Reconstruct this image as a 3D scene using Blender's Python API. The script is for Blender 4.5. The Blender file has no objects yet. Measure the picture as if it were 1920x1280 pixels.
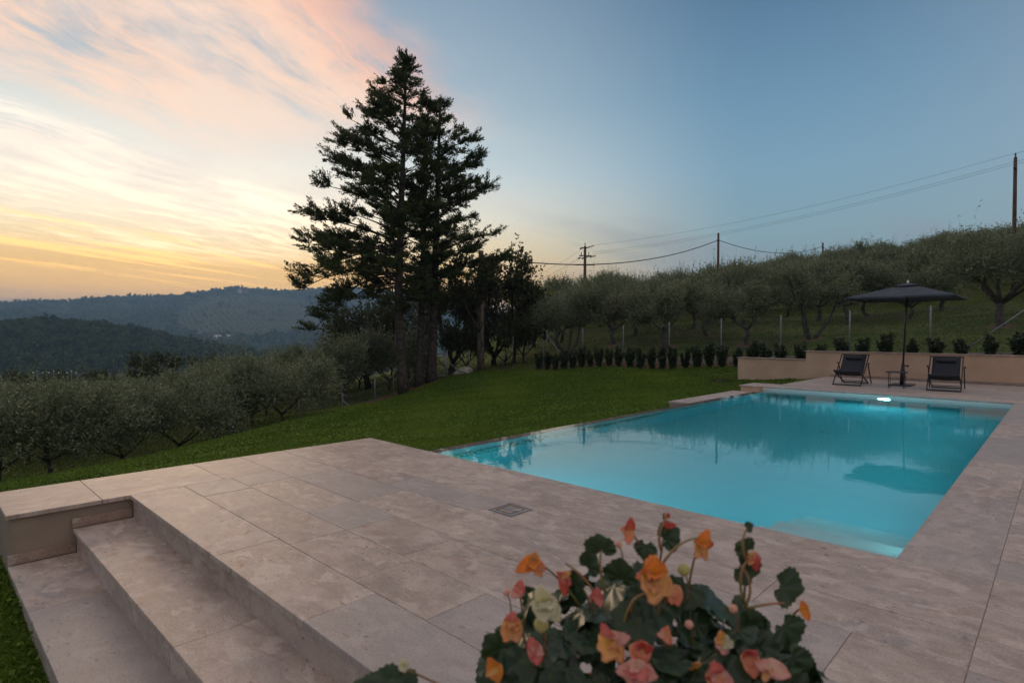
import bpy, bmesh, math, random
import numpy as np
from mathutils import Vector, Matrix

# ------------------------------------------------------------------ camera, sky, sun, exposure
# world frame: x runs along the pool (away, to the right), y across it (away, to the left), z up, terrace = 0
scene = bpy.context.scene
COL = scene.collection
YAW, PITCH, ROLL, FPX, EYE = 0.808535, 0.0148985, 0.00418440, 1088.777, 1.30
_f = Vector((math.sin(YAW)*math.cos(PITCH), math.cos(YAW)*math.cos(PITCH), -math.sin(PITCH)))
_r0 = Vector((math.cos(YAW), -math.sin(YAW), 0)); _u0 = _r0.cross(_f)
_r = math.cos(ROLL)*_r0 + math.sin(ROLL)*_u0; _u = -math.sin(ROLL)*_r0 + math.cos(ROLL)*_u0
cam_d = bpy.data.cameras.new('camera'); cam = bpy.data.objects.new('camera', cam_d); COL.objects.link(cam)
cam.matrix_world = Matrix(((_r.x, _u.x, -_f.x, 0), (_r.y, _u.y, -_f.y, 0), (_r.z, _u.z, -_f.z, EYE), (0, 0, 0, 1)))
cam_d.sensor_width = 36; cam_d.lens = 36*FPX/1920; cam_d.clip_start = 0.05; cam_d.clip_end = 20000
cam_d.dof.use_dof = True; cam_d.dof.focus_distance = 13.0; cam_d.dof.aperture_fstop = 5.2
scene.camera = cam
scene.view_settings.view_transform = 'Standard'; scene.view_settings.look = 'None'
scene.view_settings.exposure = 0.20; scene.view_settings.gamma = 1.0

def at(px, py, depth):
    """the point seen at a photo pixel, at a given forward distance (used to survey positions)"""
    d = _f*FPX + _r*(px-960) - _u*(py-640)
    return Vector((0, 0, EYE)) + d*(depth/FPX)

SUN_AZ = math.radians(15)          # from +y towards +x
SUN_EL = math.radians(11)
sd = Vector((math.sin(SUN_AZ)*math.cos(SUN_EL), math.cos(SUN_AZ)*math.cos(SUN_EL), math.sin(SUN_EL)))
sun_d = bpy.data.lights.new('sun', 'SUN'); sun = bpy.data.objects.new('sun', sun_d); COL.objects.link(sun)
sun.rotation_euler = sd.to_track_quat('Z', 'Y').to_euler(); sun.location = (0, 0, 60)
sun_d.energy = 0.8; sun_d.angle = math.radians(20); sun_d.color = (1.0, 0.70, 0.45)

class NT:
    """tiny node helper"""
    def __init__(s, tree): s.t = tree; tree.nodes.clear()
    def n(s, kind, **kw):
        nd = s.t.nodes.new(kind)
        for k, v in kw.items(): setattr(nd, k, v)
        return nd
    def put(s, sock, v):
        if v is None: return
        if hasattr(v, 'node') or isinstance(v, bpy.types.NodeSocket): s.t.links.new(v, sock)
        else: sock.default_value = v
    def m(s, op, a, b=None, c=None, clamp=False):
        nd = s.n('ShaderNodeMath', operation=op); nd.use_clamp = clamp
        for i, v in enumerate((a, b, c)): s.put(nd.inputs[i], v)
        return nd.outputs[0]
    def vm(s, op, a, b=None):
        nd = s.n('ShaderNodeVectorMath', operation=op); s.put(nd.inputs[0], a); s.put(nd.inputs[1], b)
        return nd.outputs['Value'] if op in ('DOT_PRODUCT', 'LENGTH') else nd.outputs[0]
    def sm(s, v, a, b, lo=0.0, hi=1.0):
        nd = s.n('ShaderNodeMapRange', interpolation_type='SMOOTHSTEP')
        for k, x in zip(('Value', 'From Min', 'From Max', 'To Min', 'To Max'), (v, a, b, lo, hi)): s.put(nd.inputs[k], x)
        return nd.outputs[0]
    def ramp(s, v, stops, interp='LINEAR'):
        nd = s.n('ShaderNodeValToRGB'); cr = nd.color_ramp; cr.interpolation = interp
        while len(cr.elements) < len(stops): cr.elements.new(0.5)
        for e, (p, c) in zip(cr.elements, stops): e.position = p; e.color = (*c, 1) if len(c) == 3 else c
        s.put(nd.inputs[0], v); return nd.outputs[0]
    def mix(s, f, a, b, mode='MIX'):
        nd = s.n('ShaderNodeMix', data_type='RGBA', blend_type=mode)
        s.put(nd.inputs['Factor'], f)
        for k, v in ((6, a), (7, b)): s.put(nd.inputs[k], (*v, 1) if isinstance(v, tuple) and len(v) == 3 else v)
        return nd.outputs[2]
    def noise(s, vec, scale, detail=4, rough=0.55, dist=0.0, col=False):
        nd = s.n('ShaderNodeTexNoise'); s.put(nd.inputs['Vector'], vec)
        for k, v in (('Scale', scale), ('Detail', detail), ('Roughness', rough), ('Distortion', dist)): nd.inputs[k].default_value = v
        return nd.outputs[1 if col else 0]
    def comb(s, x, y, z=0.0):
        nd = s.n('ShaderNodeCombineXYZ')
        for i, v in enumerate((x, y, z)): s.put(nd.inputs[i], v)
        return nd.outputs[0]

def make_world():
    w = bpy.data.worlds.new('World'); scene.world = w; w.use_nodes = True
    N = NT(w.node_tree)
    d = N.n('ShaderNodeTexCoord').outputs['Generated']
    sx = N.n('ShaderNodeSeparateXYZ'); N.put(sx.inputs[0], d); X, Y, Z = sx.outputs
    h = N.m('SQRT', N.m('ADD', N.m('MULTIPLY', X, X), N.m('MULTIPLY', Y, Y)))
    a = N.m('DIVIDE', N.m('ADD', N.m('MULTIPLY', X, math.sin(SUN_AZ)), N.m('MULTIPLY', Y, math.cos(SUN_AZ))), N.m('MAXIMUM', h, 0.02))
    t = N.m('MULTIPLY', N.sm(a, 0.58, 0.99), N.sm(h, 0.2, 0.75))
    back = N.sm(a, 0.55, -0.5)
    zz = N.m('ADD', N.m('MULTIPLY', Z, 1.0), 0.1)             # ramp position = z + 0.1
    warm = N.ramp(zz, [(0.0, (.40, .27, .22)), (.10, (.66, .44, .34)), (.135, (1.12, .64, .27)), (.165, (1.30, .74, .23)), (.20, (1.20, .73, .24)),
                       (.235, (1.15, .85, .42)), (.29, (1.02, .92, .72)), (.36, (.70, .77, .76)), (.46, (.42, .53, .60)), (.60, (.26, .36, .47)), (.85, (.14, .22, .34))])
    cool = N.ramp(zz, [(0.0, (.16, .18, .20)), (.10, (.25, .28, .30)), (.19, (.25, .33, .355)), (.26, (.235, .375, .44)), (.35, (.20, .355, .475)),
                       (.45, (.145, .285, .42)), (.58, (.085, .18, .30)), (.85, (.07, .14, .25))])
    base = N.mix(t, cool, warm)
    over = N.m('MAXIMUM', N.m('MULTIPLY', back, .9), N.sm(Z, .60, .85))            # unseen sky overhead and behind, brightened to light the ground
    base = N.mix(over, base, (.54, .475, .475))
    # cirrus on a plane overhead: streak axis points forward and to the right
    q = N.m('DIVIDE', 1.0, N.m('ADD', N.m('MAXIMUM', Z, 0.0), 0.05))
    px, py = N.m('MULTIPLY', X, q), N.m('MULTIPLY', Y, q)
    al = N.m('ADD', N.m('MULTIPLY', px, .92), N.m('MULTIPLY', py, .39))
    ac = N.m('ADD', N.m('MULTIPLY', px, -.39), N.m('MULTIPLY', py, .92))
    wob = N.noise(N.comb(px, py), 0.9, 3, .5)
    ac2 = N.m('ADD', ac, N.m('MULTIPLY', N.m('SUBTRACT', wob, 0.5), .55))
    def band(v, a0, a1, b1, b0): return N.m('MULTIPLY', N.sm(v, a0, a1), N.sm(v, b0, b1))
    streak = N.noise(N.comb(N.m('MULTIPLY', al, .42), N.m('MULTIPLY', ac2, 2.3), 3.1), 1.15, 8, .60, .15)
    fine = N.noise(N.comb(N.m('MULTIPLY', al, 1.6), N.m('MULTIPLY', ac2, 5.0), 7.7), 1.6, 8, .66, .25)
    puff = N.noise(N.comb(px, py, 1.7), 1.3, 8, .58, .3)
    # high pink sheet, its right edge lit orange
    A = N.m('MULTIPLY', band(ac2, .75, 1.15, 2.05, 2.45), band(al, -.8, .3, 1.75, 2.5))
    A = N.m('MULTIPLY', A, N.sm(N.m('ADD', N.m('MULTIPLY', puff, .50), N.m('MULTIPLY', fine, .50)), .33, .58))
    B = N.m('MULTIPLY', band(ac2, 2.3, 2.8, 4.2, 5.4), N.sm(al, 5.2, 3.2))
    B = N.m('MULTIPLY', B, N.sm(N.m('ADD', N.m('MULTIPLY', streak, .5), N.m('MULTIPLY', fine, .5)), .43, .60))
    low = N.noise(N.comb(N.m('MULTIPLY', al, .30), N.m('MULTIPLY', ac, 2.0), 9.2), 1.1, 6, .6, .12)
    C = N.m('MULTIPLY', N.m('MULTIPLY', band(ac, 3.6, 4.3, 5.6, 7.5), N.sm(low, .49, .60)), N.sm(al, 7.0, 4.0))
    A = N.m('MULTIPLY', A, N.sm(a, .80, .93)); B = N.m('MULTIPLY', B, N.sm(a, .80, .95)); C = N.m('MULTIPLY', C, N.sm(a, .82, .96))
    pink = N.ramp(ac2, [(0, (0, 0, 0)), (1, (1, 1, 1))])
    cA = N.mix(N.sm(ac2, .80, 1.35), (1.10, .44, .24), (1.06, .72, .53))
    cB = N.mix(N.sm(Z, .13, .25), (2.1, 1.55, .90), (1.7, 1.38, 1.10))
    out = N.mix(N.m('MULTIPLY', A, .95, None, True), base, cA)
    out = N.mix(N.m('MULTIPLY', B, .92, None, True), out, cB)
    out = N.mix(N.m('MULTIPLY', C, .80, None, True), out, (2.0, 1.15, .30))
    glow = N.m('MULTIPLY', N.sm(a, .90, 1.0), band(Z, .09, .19, .22, .38)); out = N.mix(N.m('MULTIPLY', glow, .50), out, (1.35, 1.15, .90))
    # soft veil over the whole left half and mauve bank on the horizon
    veil = N.m('MULTIPLY', N.m('MULTIPLY', N.sm(puff, .40, .75), N.sm(a, .80, .97)), band(Z, .10, .22, .40, .60))
    out = N.mix(N.m('MULTIPLY', veil, .55), out, (.90, .80, .72))
    bankn = N.noise(N.comb(N.m('MULTIPLY', a, 30.0), N.m('MULTIPLY', Z, 60.0), N.m('MULTIPLY', X, 8.0)), .7, 5, .6)
    bank = N.m('MULTIPLY', N.sm(N.m('ADD', Z, N.m('MULTIPLY', bankn, -.05)), .030, .008), .75)
    out = N.mix(N.m('MULTIPLY', bank, N.sm(a, .5, .9)), out, (.42, .31, .27))
    gn = N.noise(N.comb(N.m('MULTIPLY', px, .5), N.m('MULTIPLY', py, 1.3), 4.4), .8, 5, .6)
    grey = N.m('MULTIPLY', N.m('MULTIPLY', N.sm(gn, .48, .66), band(Z, .06, .11, .16, .24)), N.sm(a, .95, .75))
    out = N.mix(N.m('MULTIPLY', grey, .40), out, (.29, .30, .335))
    sky = N.n('ShaderNodeTexSky', sky_type='NISHITA'); sky.sun_disc = False
    sky.sun_elevation = math.radians(1.5); sky.sun_rotation = SUN_AZ; sky.altitude = 300
    sk = N.vm('MULTIPLY', sky.outputs[0], (0.10, 0.10, 0.10))
    out = N.mix(0.06, out, sk)
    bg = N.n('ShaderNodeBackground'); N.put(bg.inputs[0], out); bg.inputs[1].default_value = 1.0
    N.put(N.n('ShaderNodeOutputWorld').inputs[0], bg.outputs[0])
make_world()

cy = scene.cycles
cy.max_bounces = 12; cy.diffuse_bounces = 4; cy.glossy_bounces = 4; cy.transmission_bounces = 8; cy.transparent_max_bounces = 12; cy.volume_bounces = 1
cy.sample_clamp_indirect = 4.0; cy.blur_glossy = 0.15; cy.use_denoising = True
cy.caustics_reflective = False

# ------------------------------------------------------------------ helpers
rng = np.random.default_rng(7)
random.seed(7)

def link(o, parent=None, mw=None):
    COL.objects.link(o)
    if parent is not None: o.parent = parent
    return o
def tag(o, label=None, cat=None, group=None, kind=None):
    for k, v in (('label', label), ('category', cat), ('group', group), ('kind', kind)):
        if v: o[k] = v
    return o
def thing(name, label, cat, loc=(0, 0, 0), rz=0.0, group=None, parent=None):
    o = bpy.data.objects.new(name, None); o.location = loc; o.rotation_euler = (0, 0, rz); o.empty_display_size = 0.2
    return tag(link(o, parent), label, cat, group)

class MB:
    """collects shapes, then builds them as one mesh object"""
    def __init__(s): s.v = []; s.f = []; s.fm = []; s.smooth = []
    def add(s, vs, fs, mi=0, smooth=False):
        b = len(s.v); s.v += [tuple(v) for v in vs]; s.f += [tuple(i+b for i in f) for f in fs]
        s.fm += [mi]*len(fs); s.smooth += [smooth]*len(fs); return s
    def box(s, lo, hi, bev=0.0, mi=0, mat=None):
        bm = bmesh.new(); bmesh.ops.create_cube(bm, size=1.0)
        lo, hi = Vector(lo), Vector(hi); c = (lo+hi)/2; d = hi-lo
        for v in bm.verts: v.co = Vector((v.co.x*d.x, v.co.y*d.y, v.co.z*d.z)) + c
        if bev > 0: bmesh.ops.bevel(bm, geom=bm.edges[:], offset=bev, segments=2, affect='EDGES', profile=0.6)
        if mat is not None: bm.transform(mat)
        bm.verts.index_update(); s.add([v.co[:] for v in bm.verts], [[v.index for v in f.verts] for f in bm.faces], mi); bm.free(); return s
    def tube(s, pts, rad, n=8, cap=True, mi=0, smooth=True, squash=None):
        pts = [Vector(p) for p in pts]; k = len(pts)
        rad = [rad]*k if isinstance(rad, (int, float)) else list(rad)
        vs, fs = [], []; ref = Vector((0, 0, 1))
        t0 = (pts[1]-pts[0]).normalized()
        if abs(t0.z) > 0.9: ref = Vector((1, 0, 0))
        x = t0.cross(ref).normalized()
        for i, p in enumerate(pts):
            t = (pts[min(i+1, k-1)]-pts[max(i-1, 0)]).normalized()
            x = (x - t*x.dot(t)).normalized(); y = t.cross(x)
            for j in range(n):
                an = 2*math.pi*j/n; vs.append(p + (x*math.cos(an)+y*math.sin(an))*rad[i])
        for i in range(k-1):
            for j in range(n):
                a, b = i*n+j, i*n+(j+1) % n; fs.append((a, b, b+n, a+n))
        if cap: fs.append(tuple(range(n-1, -1, -1))); fs.append(tuple(range((k-1)*n, k*n)))
        return s.add(vs, fs, mi, smooth)
    def bar(s, a, b, w, h, bev=0.0, mi=0, up=(0, 0, 1)):
        """rectangular bar from a to b, w wide, h tall"""
        a, b = Vector(a), Vector(b); t = (b-a); L = t.length; t.normalize()
        side = t.cross(Vector(up)).normalized(); upv = side.cross(t)
        M = Matrix(((t.x, side.x, upv.x, a.x), (t.y, side.y, upv.y, a.y), (t.z, side.z, upv.z, a.z), (0, 0, 0, 1)))
        return s.box((0, -w/2, -h/2), (L, w/2, h/2), bev, mi, M)
    def lathe(s, prof, c=(0, 0, 0), n=20, mi=0, smooth=True):
        c = Vector(c); vs, fs = [], []
        for r, z in prof:
            for j in range(n): an = 2*math.pi*j/n; vs.append(c+Vector((r*math.cos(an), r*math.sin(an), z)))
        for i in range(len(prof)-1):
            for j in range(n): a, b = i*n+j, i*n+(j+1) % n; fs.append((a, b, b+n, a+n))
        fs.append(tuple(range(n-1, -1, -1))); fs.append(tuple(range((len(prof)-1)*n, len(prof)*n)))
        return s.add(vs, fs, mi, smooth)
    def build(s, name, mats, parent=None):
        me = bpy.data.meshes.new(name); me.from_pydata(s.v, [], s.f)
        for m in (mats if isinstance(mats, (list, tuple)) else [mats]): me.materials.append(m)
        me.polygons.foreach_set('material_index', s.fm); me.polygons.foreach_set('use_smooth', s.smooth); me.update()
        return link(bpy.data.objects.new(name, me), parent)

def np_mesh(name, verts, faces, mat, parent=None, attrs=None, smooth=False, do_link=True):
    verts = np.asarray(verts, np.float32); faces = np.asarray(faces, np.int32); k = faces.shape[1]
    me = bpy.data.meshes.new(name); me.vertices.add(len(verts)); me.vertices.foreach_set('co', verts.ravel())
    me.loops.add(faces.size); me.loops.foreach_set('vertex_index', faces.ravel())
    me.polygons.add(len(faces)); me.polygons.foreach_set('loop_start', np.arange(0, faces.size, k, dtype=np.int32))
    if smooth: me.polygons.foreach_set('use_smooth', np.ones(len(faces), bool))
    for an, av in (attrs or {}).items():
        at_ = me.attributes.new(an, 'FLOAT', 'POINT'); at_.data.foreach_set('value', np.asarray(av, np.float32))
    me.materials.append(mat); me.update(); me.validate()
    o = bpy.data.objects.new(name, me)
    return link(o, parent) if do_link else o

def unit(a): return a/np.maximum(np.linalg.norm(a, axis=-1, keepdims=True), 1e-9)
def leaf_quads(base, dirs, length, width, g, curl=0.15):
    """pointed four-corner leaves: base, two sides, tip; returns verts, faces"""
    n = len(base); length = np.broadcast_to(length, n)[:, None]; width = np.broadcast_to(width, n)[:, None]
    side = unit(np.cross(dirs, g.normal(size=(n, 3)))); nor = np.cross(side, dirs)
    mid = base + dirs*length*0.45
    v = np.stack([base, mid+side*width*.5+nor*length*curl*.3, base+dirs*length-nor*length*curl, mid-side*width*.5+nor*length*curl*.3], 1).reshape(-1, 3)
    return v, np.arange(4*n).reshape(n, 4)

# ------------------------------------------------------------------ materials
MATS = {}
def new_mat(name):
    m = bpy.data.materials.new(name); m.use_nodes = True; N = NT(m.node_tree); MATS[name] = m
    p = N.n('ShaderNodeBsdfPrincipled'); o = N.n('ShaderNodeOutputMaterial'); N.put(o.inputs[0], p.outputs[0])
    return m, N, p, o
def bump(N, p, h, strength, dist):
    b = N.n('ShaderNodeBump'); b.inputs['Strength'].default_value = strength; b.inputs['Distance'].default_value = dist
    N.put(b.inputs['Height'], h); N.put(p.inputs['Normal'], b.outputs[0])
def plain(name, c1, c2, rough=0.6, scale=6, bs=0.15, bd=0.003, bscale=60, metal=0.0, spec=0.5):
    m, N, p, o = new_mat(name); tc = N.n('ShaderNodeTexCoord').outputs['Object']
    n = N.noise(tc, scale, 6, .6); N.put(p.inputs['Base Color'], N.mix(N.sm(n, .35, .65), c1, c2))
    N.put(p.inputs['Roughness'], N.sm(n, .2, .8, rough-.06, rough+.06)); p.inputs['Metallic'].default_value = metal
    p.inputs['Specular IOR Level'].default_value = spec
    if bs: bump(N, p, N.noise(tc, bscale, 4, .6), bs, bd)
    return m
def foliage(name, dark, light, back=None, trans=0.25, rough=0.55, spec=0.4):
    m, N, p, o = new_mat(name)
    t = N.n('ShaderNodeAttribute', attribute_name='tint').outputs['Fac']
    c = N.mix(t, dark, light)
    oi = N.n('ShaderNodeObjectInfo').outputs['Random']
    c = N.mix(N.m('MULTIPLY', oi, .22), c, N.mix(t, tuple(x*.6 for x in dark), (light[0]*1.25, light[1]*1.0, light[2]*.8)))
    if back: c = N.mix(N.m('MULTIPLY', N.n('ShaderNodeNewGeometry').outputs['Backfacing'], .75), c, back)
    N.put(p.inputs['Base Color'], c); p.inputs['Roughness'].default_value = rough; p.inputs['Specular IOR Level'].default_value = spec
    tr = N.n('ShaderNodeBsdfTranslucent'); N.put(tr.inputs[0], N.mix(.5, c, light))
    mx = N.n('ShaderNodeMixShader'); mx.inputs[0].default_value = trans
    N.put(mx.inputs[1], p.outputs[0]); N.put(mx.inputs[2], tr.outputs[0]); N.put(o.inputs[0], mx.outputs[0])
    return m

def travertine(name, base=((.355, .278, .235), (.51, .418, .36)), use_uv=True):
    m, N, p, o = new_mat(name)
    if use_uv: vec = N.n('ShaderNodeUVMap', uv_map='UVMap').outputs[0]
    else: vec = N.n('ShaderNodeTexCoord').outputs['Object']
    sep = N.n('ShaderNodeSeparateXYZ'); N.put(sep.inputs[0], vec)
    st = N.comb(N.m('MULTIPLY', sep.outputs[0], .80), N.m('MULTIPLY', sep.outputs[1], 1.2), N.m('MULTIPLY', sep.outputs[2], 1.2))
    t1 = N.n('ShaderNodeAttribute', attribute_name='tint').outputs['Fac']
    t2 = N.n('ShaderNodeAttribute', attribute_name='tint2').outputs['Fac']
    cloud = N.noise(st, 3.2, 8, .64, .8); vein = N.noise(st, 6.0, 8, .68, .9); fine = N.noise(vec, 90, 4, .65)
    c = N.mix(N.sm(N.m('ADD', N.m('MULTIPLY', cloud, .6), N.m('MULTIPLY', N.noise(st, 11, 6, .65, .5), .4)), .36, .62), base[0], base[1])
    c = N.mix(N.m('MULTIPLY', N.m('MULTIPLY', N.sm(vein, .50, .66), N.sm(N.noise(vec, .9, 4, .6), .42, .62)), .60), c, (.33, .205, .145))          # rusty bands
    c = N.mix(N.m('MULTIPLY', N.m('MULTIPLY', N.sm(N.noise(st, 3.6, 7, .6, 1.0), .52, .68), t2), .75), c, (.27, .262, .255))   # grey drifts
    c = N.mix(N.m('MULTIPLY', N.sm(N.noise(st, 6.5, 7, .6, .5), .54, .62), .60), c, (.60, .50, .435))  # pale patches
    c = N.mix(N.sm(t1, .70, .90, 0, .60), c, (.30, .28, .27))                            # odd grey slabs
    val = N.m('ADD', N.m('MULTIPLY', t1, .20), N.m('ADD', .88, N.m('MULTIPLY', N.m('SUBTRACT', fine, .5), .95)))
    hs = N.n('ShaderNodeHueSaturation'); N.put(hs.inputs['Color'], c); N.put(hs.inputs['Value'], val)
    pit_n = N.noise(N.comb(N.m('MULTIPLY', sep.outputs[0], .5), sep.outputs[1], sep.outputs[2]), 34, 4, .62, .4)
    area = N.sm(N.noise(st, 2.7, 4, .6), .44, .62)
    pit = N.m('MULTIPLY', N.sm(pit_n, .40, .33), area)
    c = N.mix(N.m('MULTIPLY', pit, .7), hs.outputs[0], (.13, .10, .085))
    N.put(p.inputs['Base Color'], c)
    N.put(p.inputs['Roughness'], N.sm(cloud, .3, .7, .52, .60)); p.inputs['Specular IOR Level'].default_value = .35
    hgt = N.m('SUBTRACT', N.m('ADD', N.m('MULTIPLY', fine, .35), N.m('MULTIPLY', vein, .25)), pit)
    bump(N, p, hgt, .35, .004)
    return m

TRAV = travertine('travertine')
TRAVO = travertine('travertine_trim', ((.34, .235, .185), (.43, .32, .26)), False)
GROUT = plain('grout', (.25, .20, .165), (.31, .25, .21), .9)
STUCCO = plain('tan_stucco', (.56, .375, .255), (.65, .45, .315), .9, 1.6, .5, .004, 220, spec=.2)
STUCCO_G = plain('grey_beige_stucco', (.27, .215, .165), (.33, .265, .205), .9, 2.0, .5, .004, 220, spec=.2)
DARK = plain('dark_powder_coat', (.012, .013, .016), (.02, .021, .025), .45, 8, .05, .001, 300)
SLING = plain('charcoal_sling', (.030, .032, .040), (.045, .047, .056), .8, 40, .5, .001, 900, spec=.3)
CANVAS = plain('slate_canvas', (.050, .062, .078), (.072, .086, .104), .85, 4, .3, .001, 500, spec=.3)
STEEL = plain('galvanised_steel', (.20, .22, .25), (.28, .30, .33), .5, 12, .1, .001, 80, metal=.35)
STEELD = plain('worn_green_steel', (.10, .12, .12), (.16, .18, .18), .6, 12, .1, .001, 80, metal=.4)
ALU = plain('bright_cap', (.75, .70, .68), (.85, .80, .78), .3, 12, 0)
BARK = plain('cypress_bark', (.040, .032, .028), (.095, .078, .068), .95, 5, 1.0, .03, 22, spec=.1)
BARKO = plain('olive_bark', (.055, .047, .040), (.11, .095, .08), .95, 6, 1.0, .02, 24, spec=.1)
WOOD = plain('pole_wood', (.075, .045, .034), (.12, .075, .055), .85, 3, .5, .006, 30, spec=.2)
WOODP = plain('weathered_pole_wood', (.15, .115, .09), (.24, .19, .15), .9, 3, .6, .006, 30, spec=.2)
CONC = plain('concrete', (.26, .22, .185), (.36, .31, .26), .9, 4, .4, .003, 80)
ROCK = plain('field_stone', (.30, .28, .25), (.42, .40, .36), .9, 6, .7, .01, 20)
WIRE = plain('wire', (.05, .05, .055), (.08, .08, .085), .6, 4, 0)
INSUL = plain('insulator_glass', (.03, .06, .055), (.06, .09, .085), .2, 4, 0)
PALE = plain('pale_ceramic', (.75, .75, .75), (.85, .85, .84), .4, 4, 0)
TERRA = plain('terracotta', (.34, .13, .07), (.42, .18, .10), .85, 5, .3, .002, 60)
SOILP = plain('potting_soil', (.03, .02, .014), (.06, .042, .03), .95, 20, 1.0, .01, 60)
OLIVE = foliage('olive_leaf', (.030, .050, .018), (.195, .255, .11), (.27, .31, .21), .25, .42, .55)
CYPL = foliage('cypress_foliage', (.020, .038, .013), (.105, .135, .042), None, .15, .65, .25)
DECID = foliage('dark_leaf', (.018, .030, .011), (.085, .100, .030), None, .22, .5, .35)
YELLOWL = foliage('yellowing_leaf', (.10, .11, .015), (.24, .21, .03), None, .3)
LAUREL = foliage('laurel_leaf', (.016, .030, .012), (.050, .078, .026), None, .12, .35, .5)
GRASS = foliage('grass_blade', (.050, .105, .010), (.19, .29, .035), None, .35, .6, .25)
MEADOW = foliage('meadow_blade', (.06, .11, .018), (.18, .23, .05), None, .25, .7, .2)
FARF = foliage('far_wood_leaf', (.024, .042, .018), (.090, .115, .045), None, .15, .8, .1)
BEGL = foliage('begonia_leaf', (.010, .026, .011), (.040, .085, .026), None, .16, .36, .5)

# ------------------------------------------------------------------ terrain
def tps_fit(P, z, lam=0.02):
    n = len(P); r = np.linalg.norm(P[:, None]-P[None], axis=2); K = r*r*np.log(r+1e-9) + lam*np.eye(n)*np.mean(r)**2*.01
    A = np.zeros((n+3, n+3)); A[:n, :n] = K; A[:n, n] = 1; A[:n, n+1:] = P; A[n, :n] = 1; A[n+1:, :n] = P.T
    return np.linalg.solve(A, np.concatenate([z, [0, 0, 0]]))
CP = [(-3, 5, -.62), (0, 5, -.56), (-3, 2, -.58), (0, 8, -.80), (.5, 6.6, -.50), (-6, 10, -1.3), (1.2, 3, -.56),
      (2.5, 6.7, -.42), (4, 5.7, -.38), (8, 5.6, -.36), (11, 6.4, -.34), (14, 6.5, -.34), (19, 8.6, -.36), (16, 9, -.52), (9, 9, -.75),
      (21, 3, .30), (21, -4, .55), (23.4, 19.6, -.62), (23.4, 13, -.27), (23.4, 10, -.10), (23.4, 3, .42), (23.4, -4, .8), (19.6, 9, -.30),
      (24.7, 20.9, -.40), (24.7, 13.4, -.05), (24.7, 8.4, .20), (24.7, 3.4, .55), (24.7, -3, .95), (10, -8, .1), (0, -8, 0), (-8, -3, -.5), (14, 2, -.2), (18.5, 10, -.36), (20, 14, -.50), (17, 13, -.66), (21, 18, -.62), (15, 16, -1.0), (22, 11, -.24), (12, 11, -.8), (19, 18, -.85)]
for px, py, D in ((540, 795, 16), (300, 862, 11.5), (100, 902, 9.2), (0, 922, 8.2), (735, 746, 29), (840, 709, 31), (1000, 694, 30.5), (640, 768, 23), (420, 828, 13.4),
                  (100, 893, 12.5), (250, 880, 15.5), (480, 800, 21), (640, 755, 31),
                  (1402, 641, 29), (1150, 645, 33), (1066, 668, 34), (1875, 612, 24), (1590, 603, 36), (1630, 572, 46), (1750, 506, 66), (1100, 594, 60), (1250, 585, 60), (1000, 604, 60),
                  (1400, 563, 62), (1560, 535, 64), (1900, 508, 46), (1900, 490, 70), (1560, 640, 26), (2100, 520, 45), (2300, 560, 30)):
    CP.append(tuple(at(px, py, D)))
for px, D, z in ((50, 20, -2.8), (-200, 18, -2.8), (-200, 40, -4.5), (100, 34, -4.0), (300, 26, -3.0), (400, 34, -3.5), (620, 44, -3.0), (700, 42, -2.6), (850, 42, -1.4), (850, 60, -1.0),
                 (100, 60, -7), (450, 60, -6.5), (650, 70, -5), (-300, 70, -9), (850, 85, -2), (1400, 90, 5.5), (1800, 95, 9.5), (1100, 90, 3)):
    p = at(px, 640, D); CP.append((p.x, p.y, z))
CP = np.array(CP, float); TW = tps_fit(CP[:, :2], CP[:, 2])
def hill_noise(x, y):
    s = 0
    for k, (fx, fy, a) in enumerate(((.011, .007, 1.0), (.023, -.017, .6), (.05, .041, .3), (-.09, .11, .16))): s = s + a*np.sin(x*fx+y*fy+k*1.7)*np.cos(x*fy*.8-y*fx*1.1+k)
    return s
def terrain(x, y):
    x = np.asarray(x, float); y = np.asarray(y, float); sh = x.shape; P = np.stack([x.ravel(), y.ravel()], 1)
    r = np.hypot(P[:, 0], P[:, 1]); Pc = P*np.minimum(1.0, 105.0/np.maximum(r, 1e-6))[:, None]
    z = np.empty(len(P))
    for i in range(0, len(P), 20000):
        q = Pc[i:i+20000]; d = np.linalg.norm(q[:, None]-CP[None, :, :2], axis=2)
        z[i:i+20000] = (d*d*np.log(d+1e-9))@TW[:-3] + TW[-3] + q@TW[-2:]
    az = np.arctan2(P[:, 0], P[:, 1])                       # 0 = +y (left), 90 deg = +x
    left = 1/(1+np.exp((az-math.radians(48))/.10))
    far = -46*left + 4*(1-left)
    k = np.clip((r-80)/170, 0, 1); k = k*k*(3-2*k)
    z = z*(1-k) + far*k + (.05*np.sin(P[:, 0]*.9+P[:, 1]*.5)*np.cos(P[:, 1]*.7-.3*P[:, 0]))*np.clip((r-16)/10, 0, 1)
    return z.reshape(sh)
def tz(x, y): return float(terrain(np.array([x]), np.array([y]))[0])
def ground_at(px, D):
    p = at(px, 640, D); return Vector((p.x, p.y, tz(p.x, p.y)))

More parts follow.
